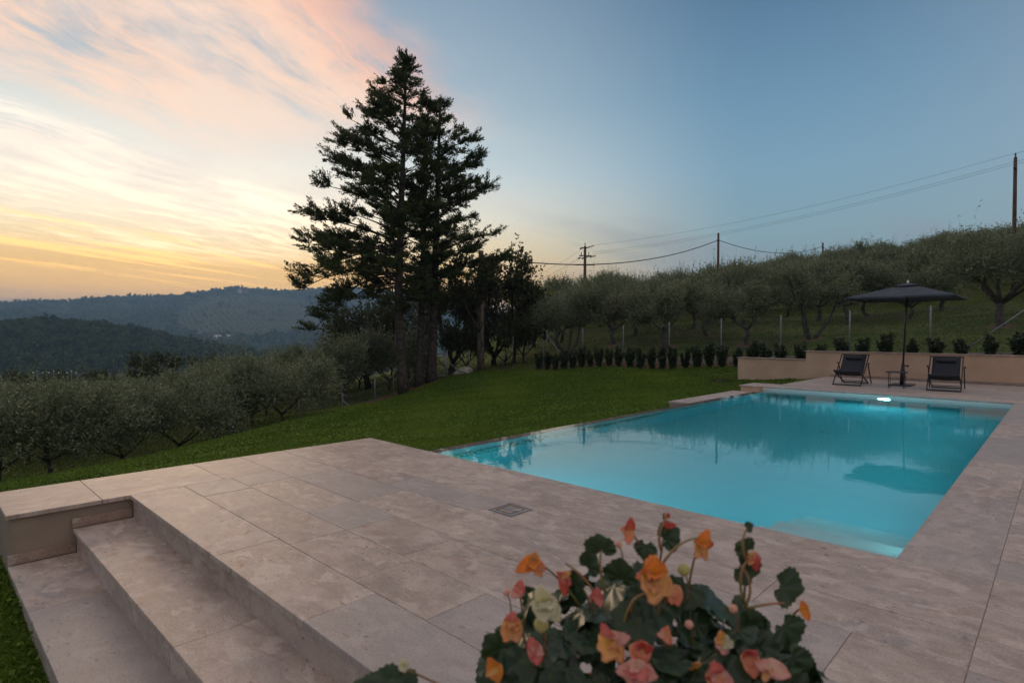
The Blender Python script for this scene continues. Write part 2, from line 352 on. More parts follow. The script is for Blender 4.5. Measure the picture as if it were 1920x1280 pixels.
# lawn outline (plan), dirt path along the lower fence
def plan(px, py, D): p = at(px, py, D); return (p.x, p.y)
EDGE = [(-6, 9.2), (-1.5, 8.6), plan(0, 920, 8.3), plan(100, 901, 9.4), plan(300, 861, 11.7), plan(420, 828, 13.6), plan(540, 795, 16.3), plan(640, 769, 23.3), plan(735, 746, 28.6), plan(790, 722, 30.2), plan(850, 704, 31.2), plan(925, 699, 31.6), (23.0, 20.5), (22.9, 14), (22.9, 8.4)]
LAWN = np.array(EDGE + [(19.6, 8.2), (19.6, 6.2), (15, 5.2), (4, 5.0), (3.9, 6.1), (1.0, 6.1), (.6, 5.0), (.55, 1.0), (-8, 1.0)])
def inside(P, poly):
    x, y = P[:, 0], P[:, 1]; c = np.zeros(len(P), bool); n = len(poly)
    for i in range(n):
        x1, y1 = poly[i]; x2, y2 = poly[(i+1) % n]
        t = ((y1 > y) != (y2 > y)) & (x < (x2-x1)*(y-y1)/((y2-y1) if abs(y2-y1) > 1e-9 else 1e-9)+x1); c ^= t
    return c
def dist_poly(P, line):
    d = np.full(len(P), 1e9)
    for (a, b) in zip(line[:-1], line[1:]):
        a, b = np.array(a), np.array(b); ab = b-a; t = np.clip(((P-a)@ab)/max(ab@ab, 1e-9), 0, 1); d = np.minimum(d, np.linalg.norm(P-a-t[:, None]*ab, axis=1))
    return d
PATH = [plan(560, 792, 19), plan(640, 763, 24.6), plan(700, 744, 28.5), plan(760, 727, 31), plan(850, 701, 32.4), plan(925, 697, 32.4)]

OLIVES = []     # (x, y) of front-row olive trees that stand on bare reddish soil, filled below
def ground_material():
    m, N, p, o = new_mat('ground_cover')
    tc = N.n('ShaderNodeTexCoord').outputs['Object']
    lawn = N.n('ShaderNodeAttribute', attribute_name='lawn').outputs['Fac']; soil = N.n('ShaderNodeAttribute', attribute_name='soil').outputs['Fac']
    n1 = N.noise(tc, 1.3, 6, .6); n2 = N.noise(tc, 14, 5, .65); n3 = N.noise(tc, .25, 4, .5)
    cl = N.mix(N.sm(n2, .3, .7), (.035, .072, .008), (.10, .165, .022))
    cm = N.mix(N.sm(n1, .35, .65), (.058, .098, .018), (.12, .145, .038)); cm = N.mix(N.m('MULTIPLY', N.sm(n3, .45, .65), .5), cm, (.10, .082, .045))
    cs = N.mix(N.sm(n2, .3, .7), (.13, .075, .048), (.22, .135, .09))
    jit = N.m('MULTIPLY', N.m('SUBTRACT', n2, .5), .7)
    c = N.mix(N.sm(N.m('ADD', lawn, jit), .35, .65), cm, cl)
    c = N.mix(N.sm(N.m('ADD', soil, jit), .35, .65), c, cs)
    far = N.sm(N.vm('LENGTH', N.n('ShaderNodeNewGeometry').outputs['Position']), 120, 260)
    c = N.mix(far, c, N.mix(N.sm(N.noise(tc, .02, 5, .6), .4, .6), (.03, .042, .02), (.06, .07, .035)))
    N.put(p.inputs['Base Color'], c); p.inputs['Roughness'].default_value = .95; p.inputs['Specular IOR Level'].default_value = .1
    bump(N, p, N.m('ADD', n2, N.m('MULTIPLY', N.noise(tc, 60, 3, .6), .5)), .8, .05)
    return m
GROUND = ground_material()
def make_ground():
    na = 560; radii = np.concatenate([np.linspace(1.0, 40, 170), 40*np.exp(np.linspace(.02, math.log(4200/40), 90))])
    a = np.linspace(0, 2*math.pi, na, endpoint=False) ; R_, A_ = np.meshgrid(radii, a, indexing='ij')
    x, y = (R_*np.sin(A_)).ravel(), (R_*np.cos(A_)).ravel(); z = terrain(x, y); P = np.stack([x, y], 1)
    z = np.where(inside(P, np.array([(1.35, 1.5), (-3, 1.5), (-3, -8), (19.78, -8), (19.78, 5.1), (15.5, 5.1), (4, 4.9), (3.85, 6.05), (1.35, 6.05)])), np.minimum(z, -.62), z)
    lawn = inside(P, LAWN).astype(float)
    de = dist_poly(P, EDGE); lawn = np.where(lawn > 0, np.clip(.5+de/1.0, 0, 1), np.clip(.5-de/1.0, 0, 1))
    soil = np.clip(1.25-dist_poly(P, PATH)/1.1, 0, 1)
    for (ox, oy, rr) in OLIVES: soil = np.maximum(soil, np.clip(1.1-np.hypot(x-ox, y-oy)/rr, 0, 1)*.95)
    soil = np.maximum(soil, np.clip(1-np.abs(x-23.9)/.9, 0, 1)*((y < 20.5) & (y > -12))*.9)
    nr = len(radii); i, j = np.meshgrid(np.arange(nr-1), np.arange(na), indexing='ij'); j2 = (j+1) % na
    F = np.stack([i*na+j, i*na+j2, (i+1)*na+j2, (i+1)*na+j], -1).reshape(-1, 4)
    hole = (x > 3.6) & (x < 15.0) & (y > .35) & (y < 5.45)
    F = F[~hole[F].any(1)]
    g = np_mesh('ground', np.stack([x, y, z], 1), F[:, ::-1], GROUND, None, {'lawn': lawn, 'soil': soil}, True)
    tag(g, kind='structure')

# ------------------------------------------------------------------ terrace paving, steps, walls
WATER_Z = -0.075
PX0, PX1, PY0, PY1 = 3.97, 14.65, 0.70, 5.20         # pool interior in plan

class Tiles:
    def __init__(s, seed): s.v = []; s.f = []; s.uv = []; s.t1 = []; s.t2 = []; s.g = random.Random(seed)
    def quad(s, c, uv, t1, t2):
        b = len(s.v); s.v += c; s.f.append((b, b+1, b+2, b+3)); s.uv += uv; s.t1 += [t1]*4; s.t2 += [t2]*4
    def slab(s, x0, x1, y0, y1, z, axis, drop=.006, gap=.0013):
        g = s.g; t1, t2, ou, ov = g.random(), g.random(), g.uniform(0, 50), g.uniform(0, 50)
        z = z+g.uniform(-.0008, .0008)
        x0 += gap; x1 -= gap; y0 += gap; y1 -= gap; e = .0025
        U = (lambda x, y: (ou+x, ov+y)) if axis == 'x' else (lambda x, y: (ou+y, ov+x))
        top = [(x0+e, y0+e, z), (x1-e, y0+e, z), (x1-e, y1-e, z), (x0+e, y1-e, z)]
        mid = [(x0, y0, z-e), (x1, y0, z-e), (x1, y1, z-e), (x0, y1, z-e)]; low = [(a, b, z-drop) for a, b, c in mid]
        s.quad(top, [U(a, b) for a, b, c in top], t1, t2)
        for A, B in ((mid, top), (low, mid)):
            for i in range(4):
                j = (i+1) % 4; q = [A[i], A[j], B[j], B[i]]; s.quad(q, [U(a, b) for a, b, c in q], t1, t2)
    def row(s, x0, x1, y0, y1, z, axis, lo, hi, drop=.006, off=None):
        a0, a1 = (x0, x1) if axis == 'x' else (y0, y1); a = a0
        first = True
        while a < a1-1e-6:
            L = s.g.uniform(lo, hi)*(s.g.uniform(.3, 1) if first else 1); first = False
            b = a+L
            if a1-b < lo*.5: b = a1
            b = min(b, a1)
            if axis == 'x': s.slab(a, b, y0, y1, z, axis, drop)
            else: s.slab(x0, x1, a, b, z, axis, drop)
            a = b
    def wallq(s, p, q, z0, z1):
        """upright facing slab between plan points p and q"""
        g = s.g; L = math.hypot(q[0]-p[0], q[1]-p[1]); ou, ov = g.uniform(0, 50), g.uniform(0, 50)
        s.quad([(p[0], p[1], z0), (q[0], q[1], z0), (q[0], q[1], z1), (p[0], p[1], z1)], [(ou, ov), (ou+L, ov), (ou+L, ov+z1-z0), (ou, ov+z1-z0)], g.random()*.5, g.random()*.4)
    def build(s, name, mat, parent=None):
        me = bpy.data.meshes.new(name); me.from_pydata(s.v, [], s.f); me.materials.append(mat)
        ul = me.uv_layers.new(name='UVMap'); li = np.zeros(len(me.loops), np.int32); me.loops.foreach_get('vertex_index', li)
        ul.data.foreach_set('uv', np.array(s.uv, np.float32)[li].ravel())
        for n, d in (('tint', s.t1), ('tint2', s.t2)):
            at_ = me.attributes.new(n, 'FLOAT', 'POINT'); at_.data.foreach_set('value', np.array(d, np.float32))
        me.update(); return link(bpy.data.objects.new(name, me), parent)

def make_terrace():
    root = thing('terrace', None, None); root['kind'] = 'structure'
    T = Tiles(5); D = .03
    for x0, x1, lo, hi in ((1.23, 1.62, 1.3, 1.9), (1.62, 2.0, .7, 1.5), (2.0, 2.4, .7, 1.5)): T.row(x0, x1, .26, 5.36, 0, 'y', lo*.75, hi*.75, D if x0 < 1.3 else .006)
    for x0, x1 in ((2.4, 2.85), (2.85, 3.19)): T.row(x0, x1, .26, 6.2, 0, 'y', .6, 1.2)
    T.slab(3.19, PX0, .26, 1.9, 0, 'y', D); T.slab(3.19, PX0, 1.9, 3.40, 0, 'y', D); T.slab(3.19, PX0, 3.40, 5.0, 0, 'y', D); T.slab(3.19, PX0, 5.0, 6.2, 0, 'y', D)
    T.row(.48, 2.4, 5.36, 6.2, 0, 'x', .9, 1.1, D)
    T.row(PX0, PX1, .26, PY0, 0, 'x', 1.6, 2.4, D)
    x = -3.0
    while x < 19.6:                                           # paving right of the pool border
        w = T.g.choice((.34, .40, .46)); T.row(x, min(x+w, 19.62), -8, .26, 0, 'y', .7, 1.5); x += w
    x = -3.0
    while x < 1.2: T.row(x, min(x+.42, 1.23), .26, 1.6, 0, 'y', .8, 1.4, D); x += .42
    T.row(PX1, 15.15, .26, 6.0, 0, 'y', 1.2, 1.8, D); T.row(15.15, 15.65, .26, 6.0, 0, 'y', .9, 1.6, D)
    x = 15.65
    while x < 19.6: T.row(x, min(x+.5, 19.62), .26, 5.3, 0, 'y', .8, 1.5, D); x += .5
    T.build('paving', TRAV, root)
    g = MB(); Z = -.0045; bot = -1.0                           # bedding under the slabs, joints show it
    for x0, x1, y0, y1 in ((1.26, 3.94, .26, 5.36), (2.4, 3.94, 5.36, 6.17), (.51, 2.4, 5.39, 6.17), (3.94, 14.68, .26, .67), (-3, 19.62, -8, .26), (-3, 1.26, .26, 1.57), (14.68, 15.62, .26, 5.97), (15.62, 19.62, .26, 5.27)):
        g.add([(x0, y0, Z), (x1, y0, Z), (x1, y1, Z), (x0, y1, Z)], [(0, 1, 2, 3)])
    g.build('bedding', GROUT, root)
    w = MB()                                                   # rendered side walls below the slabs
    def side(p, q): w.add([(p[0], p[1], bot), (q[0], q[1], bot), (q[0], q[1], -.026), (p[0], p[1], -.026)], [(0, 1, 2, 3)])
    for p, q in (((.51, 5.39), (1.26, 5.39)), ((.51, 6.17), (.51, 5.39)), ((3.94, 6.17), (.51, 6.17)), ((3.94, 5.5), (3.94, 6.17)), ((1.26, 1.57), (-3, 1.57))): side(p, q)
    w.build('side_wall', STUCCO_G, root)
    s = MB()
    def side2(p, q): s.add([(p[0], p[1], bot), (q[0], q[1], bot), (q[0], q[1], -.026), (p[0], p[1], -.026)], [(0, 1, 2, 3)])
    for p, q in (((14.68, 5.3), (14.68, 5.97)), ((14.68, 5.97), (15.62, 5.97)), ((15.62, 5.97), (15.62, 5.27)), ((15.62, 5.27), (19.62, 5.27))): side2(p, q)
    s.build('end_wall', STUCCO, root)
    # overflow channel cover beside the far half of the weir
    c = Tiles(9); c.row(11.3, 14.66, 5.36, 6.15, -.15, 'x', 1.0, 1.4, .05); c.build('channel_cover', TRAV, root)
    k = Tiles(10)
    for a, b in (((11.32, 5.40), (11.32, 6.13)), ((11.32, 6.13), (14.6, 6.13))): k.wallq(b, a, -.8, -.2)
    k.build('channel_wall', TRAV, root)
    # steps: two treads, three risers, skirting along the side wall
    st = thing('garden_steps', 'three travertine steps going down from the terrace to the grass', 'steps', (1.23, 3.5, 0))
    off = Vector((-1.23, -3.5, 0))
    def part(tl, name):
        tl.v = [tuple(Vector(p)+off) for p in tl.v]; return tl.build(name, TRAV, st)
    for i, (xa, xb, z, seed) in enumerate(((.86, 1.262, -.18, 21), (.49, .892, -.36, 22))):
        t = Tiles(seed); t.row(xa, xb, 1.6, 5.36, z, 'y', 1.7, 2.3, .025); part(t, 'tread')
    for i, (x, za, zb, seed) in enumerate(((1.252, -.18, -.028, 31), (.885, -.36, -.205, 32), (.515, -.80, -.385, 33))):
        r = Tiles(seed); y = 1.6
        while y < 5.35: L = min(r.g.uniform(1.5, 2.2), 5.36-y); L = 5.36-y if 5.36-y-L < .5 else L; r.wallq((x, y+L-.001), (x, y+.001), za, zb); y += L
        part(r, 'riser')
    for xa, xb, z in ((.862, 1.25, -.18), (.492, .884, -.36)):
        m = MB(); m.box((xa-1.23, 5.372-3.5, z+.001), (xb-1.23, 5.3885-3.5, z+.072), .002); m.build('skirting', TRAVO, st)
make_terrace()

def drain_cover():
    m = MB(); t = thing('drain_cover', 'small square metal drain cover set flush in the paving', 'drain cover', (3.07, 2.94, .001))
    def ring(a, b, z0, z1):
        q = MB()
        for lo, hi in (((-a, -a), (a, -b)), ((-a, b), (a, a)), ((-a, -b), (-b, b)), ((b, -b), (a, b))): q.box((*lo, z0), (*hi, z1))
        return q
    ring(.115, .100, 0, .005).build('frame', STEEL, t)
    pl = MB(); pl.box((-.1, -.1, 0), (.1, .1, .0015)); pl.build('cover_plate', TRAVO, t)
    h = MB(); h.box((-.02, -.06, .0015), (.02, .06, .004), .001); h.build('handle_slot', STEEL, t)
    rr = ring(.078, .070, .0015, .004); rr.build('inner_ring', STEELD, t)
drain_cover()

def stucco_wall():
    t = thing('garden_wall', 'tan rendered garden wall stepping up behind the deck chairs, with stone capping', 'wall', (19.75, 2, 0))
    b = MB(); X0, X1 = 19.65-19.75, 19.90-19.75
    b.box((X0, -10, -1.0), (X1, 5.93-2, .745)); b.build('upper_wall', STUCCO, t)
    b = MB(); b.box((X0+.002, 5.93-2, -1.2), (X1-.002, 8.10-2, .475)); b.build('lower_wall', STUCCO, t)
    c = MB(); y = -10
    while y < 3.9:
        e = min(y+1.2, 5.98-2); e = 5.98-2 if 5.98-2-e < .5 else e
        c.box((X0-.03, y+.001, .746), (X1+.03, e-.001, .776), .004); y = e
    c.build('upper_capping', TRAVO, t)
    c = MB(); c.box((X0-.03, 5.934-2, .476), (X1+.03, 7.0-2, .504), .004); c.box((X0-.03, 7.002-2, .476), (X1+.03, 8.14-2, .504), .004); c.build('lower_capping', TRAVO, t)
    s = MB(); s.box((X0-.012, -9.9, .001), (X0-.001, 5.25-2, .07), .002); s.build('skirting', TRAVO, t)
stucco_wall()

# ------------------------------------------------------------------ pool and water
def pool():
    m, N, p, o = new_mat('pool_liner'); tc = N.n('ShaderNodeTexCoord').outputs['Object']
    N.put(p.inputs['Base Color'], N.mix(N.noise(tc, 3, 5, .6), (.66, .68, .64), (.74, .76, .72))); p.inputs['Roughness'].default_value = .7
    LINER = m
    t = thing('swimming_pool', 'turquoise infinity swimming pool lit from under water', 'pool', (PX0, PY0, 0))
    o_ = Vector((PX0, PY0, 0)); ZB = -1.40; b = MB()
    def q(pts): b.add([Vector(x)-o_ for x in pts], [(0, 1, 2, 3)])
    q([(PX0, PY0, ZB), (PX1, PY0, ZB), (PX1, PY1, ZB), (PX0, PY1, ZB)])
    q([(PX0, PY0, ZB), (PX0, PY0, -.031), (PX1, PY0, -.031), (PX1, PY0, ZB)]); q([(PX1, PY0, ZB), (PX1, PY0, -.031), (PX1, PY1+.2, -.031), (PX1, PY1+.2, ZB)])
    q([(PX0, PY1, ZB), (PX0, PY1, -.031), (PX0, PY0, -.031), (PX0, PY0, ZB)])
    q([(PX1, PY1-.003, ZB), (PX1, PY1-.003, WATER_Z-.007), (PX0, PY1-.003, WATER_Z-.007), (PX0, PY1-.003, ZB)])
    b.build('basin', LINER, t)
    w = MB(); w.box((-.05, PY1-PY0, ZB-.1), (PX1-PX0+.0, PY1-PY0+.16, WATER_Z-.004), .004); w.build('weir', CONC, t)
    g = MB(); g.box((-.4, PY1-PY0+.161, -1.2), (PX1-PX0, PY1-PY0+.20, -.50)); g.build('overflow_wall', CONC, t)
    STEPM = plain('brightened_pool_step', (.72, .70, .64), (.80, .78, .72), .7, 4, 0)  # paler than the basin: shallow-water brightness put into the colour
    for i, (sx, sz) in enumerate(((.44, -.25), (.85, -.45), (1.20, -.65), (1.54, -.85))):   # entry steps in the near right corner
        s = MB(); s.box((.001, .001, ZB), (sx, .945, sz), .010)
        s.build('pool_step', STEPM, t)
    em, N, p, o = new_mat('lamp_lens'); e = N.n('ShaderNodeEmission'); e.inputs[0].default_value = (.26, .86, 1, 1); e.inputs[1].default_value = 260.0; N.put(o.inputs[0], e.outputs[0])
    em_fill = em.copy(); em_fill.name = 'added_fill_lens'; [n for n in em_fill.node_tree.nodes if n.type == 'EMISSION'][0].inputs[1].default_value = 82.0  # weaker lens for the added lights out of view
    def light(x, y, z, ax, r=.115, em=em):
        Lr = thing('pool_or_fill_light', None, None, Vector((x, y, z))-o_, 0, None, t)
        Lr.rotation_euler = {'-x': (0, -math.pi/2, 0), '+x': (0, math.pi/2, 0), '+y': (-math.pi/2, 0, 0), '-y': (math.pi/2, 0, 0)}[ax]
        a = MB(); a.lathe([(r+.025, 0), (r+.025, .010), (r+.005, .016), (r, .012)], n=28); a.build('rim', STEEL, Lr)
        c = MB(); c.lathe([(r, .0125), (r*.7, .019), (.002, .021)], n=28); c.build('lens', em, Lr)
    light(PX1-.001, 2.84, -.36, '-x')
    light(PX0+.001, 4.0, -.45, '+x', .09, em_fill); light(PX0+.001, 2.9, -.45, '+x', .09, em_fill); light(4.22, PY1-.005, -.40, '-y', .115, em_fill); light(4.74, PY0+.001, -.26, '+y', .022, em_fill)  # lights added out of view so the near water and steps glow
    for x in (6.2, 8.0, 9.8, 11.6): light(x, PY0+.001, -.30, '+y', .09, em_fill)  # added row on the unseen right wall, evens out the water's glow
    for x, y in ((7.65, 2.75), (10.41, 2.74)):
        f = MB(); f.lathe([(.16, 0), (.16, .012), (.13, .02), (.05, .022)], n=24)
        for k in range(10):
            an = k*math.pi/5; f.bar((.05*math.cos(an), .05*math.sin(an), .022), (.14*math.cos(an), .14*math.sin(an), .020), .014, .01)
        fo = f.build('floor_drain', LINER, t); fo.location = Vector((x, y, ZB+.001))-o_
    wm = bpy.data.materials.new('pool_water'); wm.use_nodes = True; N = NT(wm.node_tree)
    o = N.n('ShaderNodeOutputMaterial'); p = N.n('ShaderNodeBsdfPrincipled')
    p.inputs['Base Color'].default_value = (1, 1, 1, 1); p.inputs['Roughness'].default_value = .012; p.inputs['IOR'].default_value = 1.33; p.inputs['Transmission Weight'].default_value = 1
    N.put(o.inputs[0], p.outputs[0]); tc = N.n('ShaderNodeTexCoord').outputs['Object']
    big = N.noise(tc, 1.3, 3, .5, .6); sml = N.noise(tc, 5.5, 4, .55, .4)
    mask = N.sm(N.noise(tc, .45, 2, .5), .35, .65, .35, 1.0)
    bump(N, p, N.m('ADD', N.m('MULTIPLY', big, .7), N.m('MULTIPLY', N.m('MULTIPLY', sml, .34), mask)), .045, .05)
    va = N.n('ShaderNodeVolumeAbsorption'); va.inputs['Color'].default_value = (.02, .87, .95, 1); va.inputs['Density'].default_value = .62
    N.put(o.inputs[1], va.outputs[0])
    wb = MB(); wb.box((PX0-.02, PY0-.02, ZB-.05), (PX1+.02, PY1+.163, WATER_Z)); tag(wb.build('water', wm), kind='structure')
pool()

# ------------------------------------------------------------------ furniture
def deck_chair(name, label, x, y, rz):
    t = thing(name, label, 'deck chair', (x, y, 0), rz, 'deck chairs by the pool')
    W = .315                                                   # local: -x is the front, y across
    def rail(mat_name, a, b, yy): m = MB(); m.bar((a[0], yy, a[1]), (b[0], yy, b[1]), .022, .034, .004); m.build(mat_name, DARK, t)
    for sgn in (-1, 1):
        rail('back_rail', (.02, .018), (.80, .775), sgn*W)
        rail('seat_rail', (-.03, .375), (.86, .035), sgn*(W-.03))
        rail('prop_leg', (.585, .535), (.93, .02), sgn*(W+.026))
        k = MB(); k.lathe([(.022, -.012), (.026, -.008), (.026, .008), (.022, .012)], n=12); kk = k.build('pivot_knob', DARK, t); kk.rotation_euler = (math.pi/2, 0, 0); kk.location = (.585, sgn*(W+.046), .545)
    def cross(nm, x_, z_, w, s_=.026): m = MB(); m.bar((x_, -w, z_), (x_, w, z_), s_, s_*1.1, .004); m.build(nm, DARK, t)
    cross('foot_bar', .02, .016, W+.011, .028); cross('top_bar', .795, .768, W+.011); cross('rear_bar', .86, .03, W-.019, .028); cross('rear_bar', .80, .075, W-.03, .018); cross('front_bar', -.03, .375, W-.019, .03)
    # sling: from front bar, sagging, up to the top bar
    ctl = [(-.045, .385), (.02, .372), (.12, .318), (.24, .262), (.34, .255), (.43, .315), (.54, .45), (.66, .60), (.78, .755)]
    pts = []
    for i in range(len(ctl)-1):
        p0, p1, p2, p3 = ctl[max(i-1, 0)], ctl[i], ctl[i+1], ctl[min(i+2, len(ctl)-1)]
        for k in range(4):
            u = k/4; pts.append(tuple(.5*(2*b+(c-a)*u+(2*a-5*b+4*c-d)*u*u+(3*b-a-3*c+d)*u**3) for a, b, c, d in zip(p0, p1, p2, p3)))
    pts.append(ctl[-1]); pts = [(-.045, .345)]+pts              # hem hangs over the front bar
    ny = 9; vs, fs = [], []
    for j, (a, b) in enumerate(pts):
        for i in range(ny):
            yy = (i/(ny-1)*2-1)*(W-.045); sag = .018*(1-(yy/W)**2)*math.sin(math.pi*min(1, j/len(pts))); vs.append((a, yy, b-sag))
    for j in range(len(pts)-1):
        for i in range(ny-1): q = j*ny+i; fs.append((q, q+1, q+ny+1, q+ny))
    m = MB(); m.add(vs, fs, 0, True); so = m.build('sling_seat', SLING, t); md = so.modifiers.new('thick', 'SOLIDIFY'); md.thickness = .006
    pm = MB(); pm.box((-.045, -.19, -.06), (.03, .19, .06), .026); po = pm.build('head_pillow', SLING, t); po.location = (.685, 0, .695); po.rotation_euler = (0, math.radians(43), 0)
    for pl in po.data.polygons: pl.use_smooth = True
deck_chair('deck_chair', 'dark folding deck chair with head pillow, left of the parasol', 16.48, 4.02, math.radians(-1))
deck_chair('deck_chair', 'dark folding deck chair with head pillow, right of the parasol', 16.42, 2.02, math.radians(3))

def side_table():
    t = thing('side_table', 'low dark metal side table beside the parasol base', 'side table', (16.72, 2.98, 0), math.radians(4))
    m = MB(); m.box((-.2, -.21, .372), (.2, .21, .384), .003); m.box((-.2, -.21, .384), (.2, -.204, .392)); m.box((-.2, .204, .384), (.2, .21, .392)); m.box((-.2, -.204, .384), (-.194, .204, .392)); m.box((.194, -.204, .384), (.2, .204, .392)); m.build('table_top', DARK, t)
    for s, dx in ((-1, 0), (1, 0)):
        m = MB(); a = s*.155
        m.bar((-.16, a, .007), (.16, a, .007), .016, .014, .002); m.bar((-.153, a, .014), (-.153, a, .372), .014, .016, .002, 0, (1, 0, 0)); m.bar((.153, a, .014), (.153, a, .372), .014, .016, .002, 0, (1, 0, 0)); m.build('leg_frame', DARK, t)
side_table()

def parasol():
    t = thing('parasol', 'square slate grey parasol open between the two deck chairs', 'parasol', (17.62, 3.03, 0))
    m = MB(); m.box((-.36, -.24, 0), (.36, .24, .03), .006); m.build('base_plate', DARK, t)
    lean = Vector((.02, -.035, 1))
    def P(h): return Vector((lean.x*h, lean.y*h, h))
    m = MB(); m.tube([P(.03), P(.40), P(.42), P(.55)], [.052, .050, .040, .038], 16); m.build('base_sleeve', DARK, t)
    m = MB(); m.tube([P(.5), P(2.58)], .022, 14); m.build('pole', DARK, t)
    k = MB(); k.tube([P(.50)+Vector((0, -.03, 0)), P(.50)+Vector((0, -.085, 0))], [.012, .012], 8); k.tube([P(.50)+Vector((0, -.085, 0)), P(.50)+Vector((0, -.12, 0))], [.026, .026], 12); k.build('clamp_knob', DARK, t)
    k = MB(); k.tube([P(.22)+Vector((0, -.04, 0)), P(.22)+Vector((0, -.08, 0))], [.02, .02], 10); k.build('clamp_knob', DARK, t)
    H, R, zr, zt = 1.135, 16, 2.225, 2.585; ap = P(zt); c0 = P(2.2)
    n = 12; vs, fs = [], []                                   # canopy as four panels, slightly hollow between the ribs
    def surf(u, v, z0=0.0, lim=1.0):                                # u,v in [-1,1]
        r = max(abs(u), abs(v)); ang_mid = 1-min(abs(u), abs(v))/max(r, 1e-6)
        prof = zt-(zt-zr)*(r**1.0); sag = -.012*ang_mid*math.sin(math.pi*min(r, 1))-.012*ang_mid*r
        return Vector((c0.x+u*H, c0.y+v*H, prof+sag+z0))
    g = 24
    for i in range(g+1):
        for j in range(g+1): vs.append(surf(i/g*2-1, j/g*2-1))
    for i in range(g):
        for j in range(g): q = i*(g+1)+j; fs.append((q, q+g+1, q+g+2, q+1))
    m = MB(); m.add(vs, fs, 0, True); co = m.build('canopy', CANVAS, t); md = co.modifiers.new('thick', 'SOLIDIFY'); md.thickness = .004
    hem = MB(); k2 = g
    ring = [(-1+2*i/k2, -1) for i in range(k2)]+[(1, -1+2*i/k2) for i in range(k2)]+[(1-2*i/k2, 1) for i in range(k2)]+[(-1, 1-2*i/k2) for i in range(k2)]
    rv = [surf(u, v) for u, v in ring]; L = len(rv); hem.add([p+Vector((0, 0, .001)) for p in rv]+[p-Vector((0, 0, .035)) for p in rv], [(i, (i+1) % L, (i+1) % L+L, i+L) for i in range(L)]); hem.build('hem', CANVAS, co)
    vs, fs = [], []; g = 8
    for i in range(g+1):
        for j in range(g+1): u, v = (i/g*2-1)*.24, (j/g*2-1)*.24; p = surf(u, v, .035); vs.append(p)
    for i in range(g):
        for j in range(g): q = i*(g+1)+j; fs.append((q, q+g+1, q+g+2, q+1))
    m = MB(); m.add(vs, fs, 0, True); vo = m.build('vent_cap', CANVAS, t); md = vo.modifiers.new('thick', 'SOLIDIFY'); md.thickness = .004
    for a in range(8):
        u, v = ((1, 1), (1, 0), (1, -1), (0, -1), (-1, -1), (-1, 0), (-1, 1), (0, 1))[a]
        rb = MB(); pts = [surf(u*s, v*s, -.02) for s in (.04, .35, .65, .985)]
        rb.tube(pts, .010, 6); rb.build('rib', DARK, t)
        sb = MB(); sb.tube([P(2.02), surf(u*.5, v*.5, -.025)], .008, 6); sb.build('strut', DARK, t)
    m = MB(); m.tube([P(1.98), P(2.06)], .042, 12); m.build('runner', DARK, t)
    m = MB(); m.tube([P(2.575), P(2.60), P(2.65), P(2.675)], [.022, .028, .024, .012], 12); m.build('finial', ALU, t)
parasol()

# ------------------------------------------------------------------ trees
def bend(a, b, g, k=4, amt=.08):
    a, b = np.array(a, float), np.array(b, float); L = np.linalg.norm(b-a); pts = [a]
    for i in range(1, k): pts.append(a+(b-a)*i/k+g.normal(size=3)*amt*L*.5)
    return pts+[b]
def leaf_obj(name, base, dirs, L, W, tint, mat, g, parent, curl=.15):
    v, f = leaf_quads(base, dirs, L, W, g, curl); return np_mesh(name, v, f, mat, parent, {'tint': np.repeat(tint, 4)})

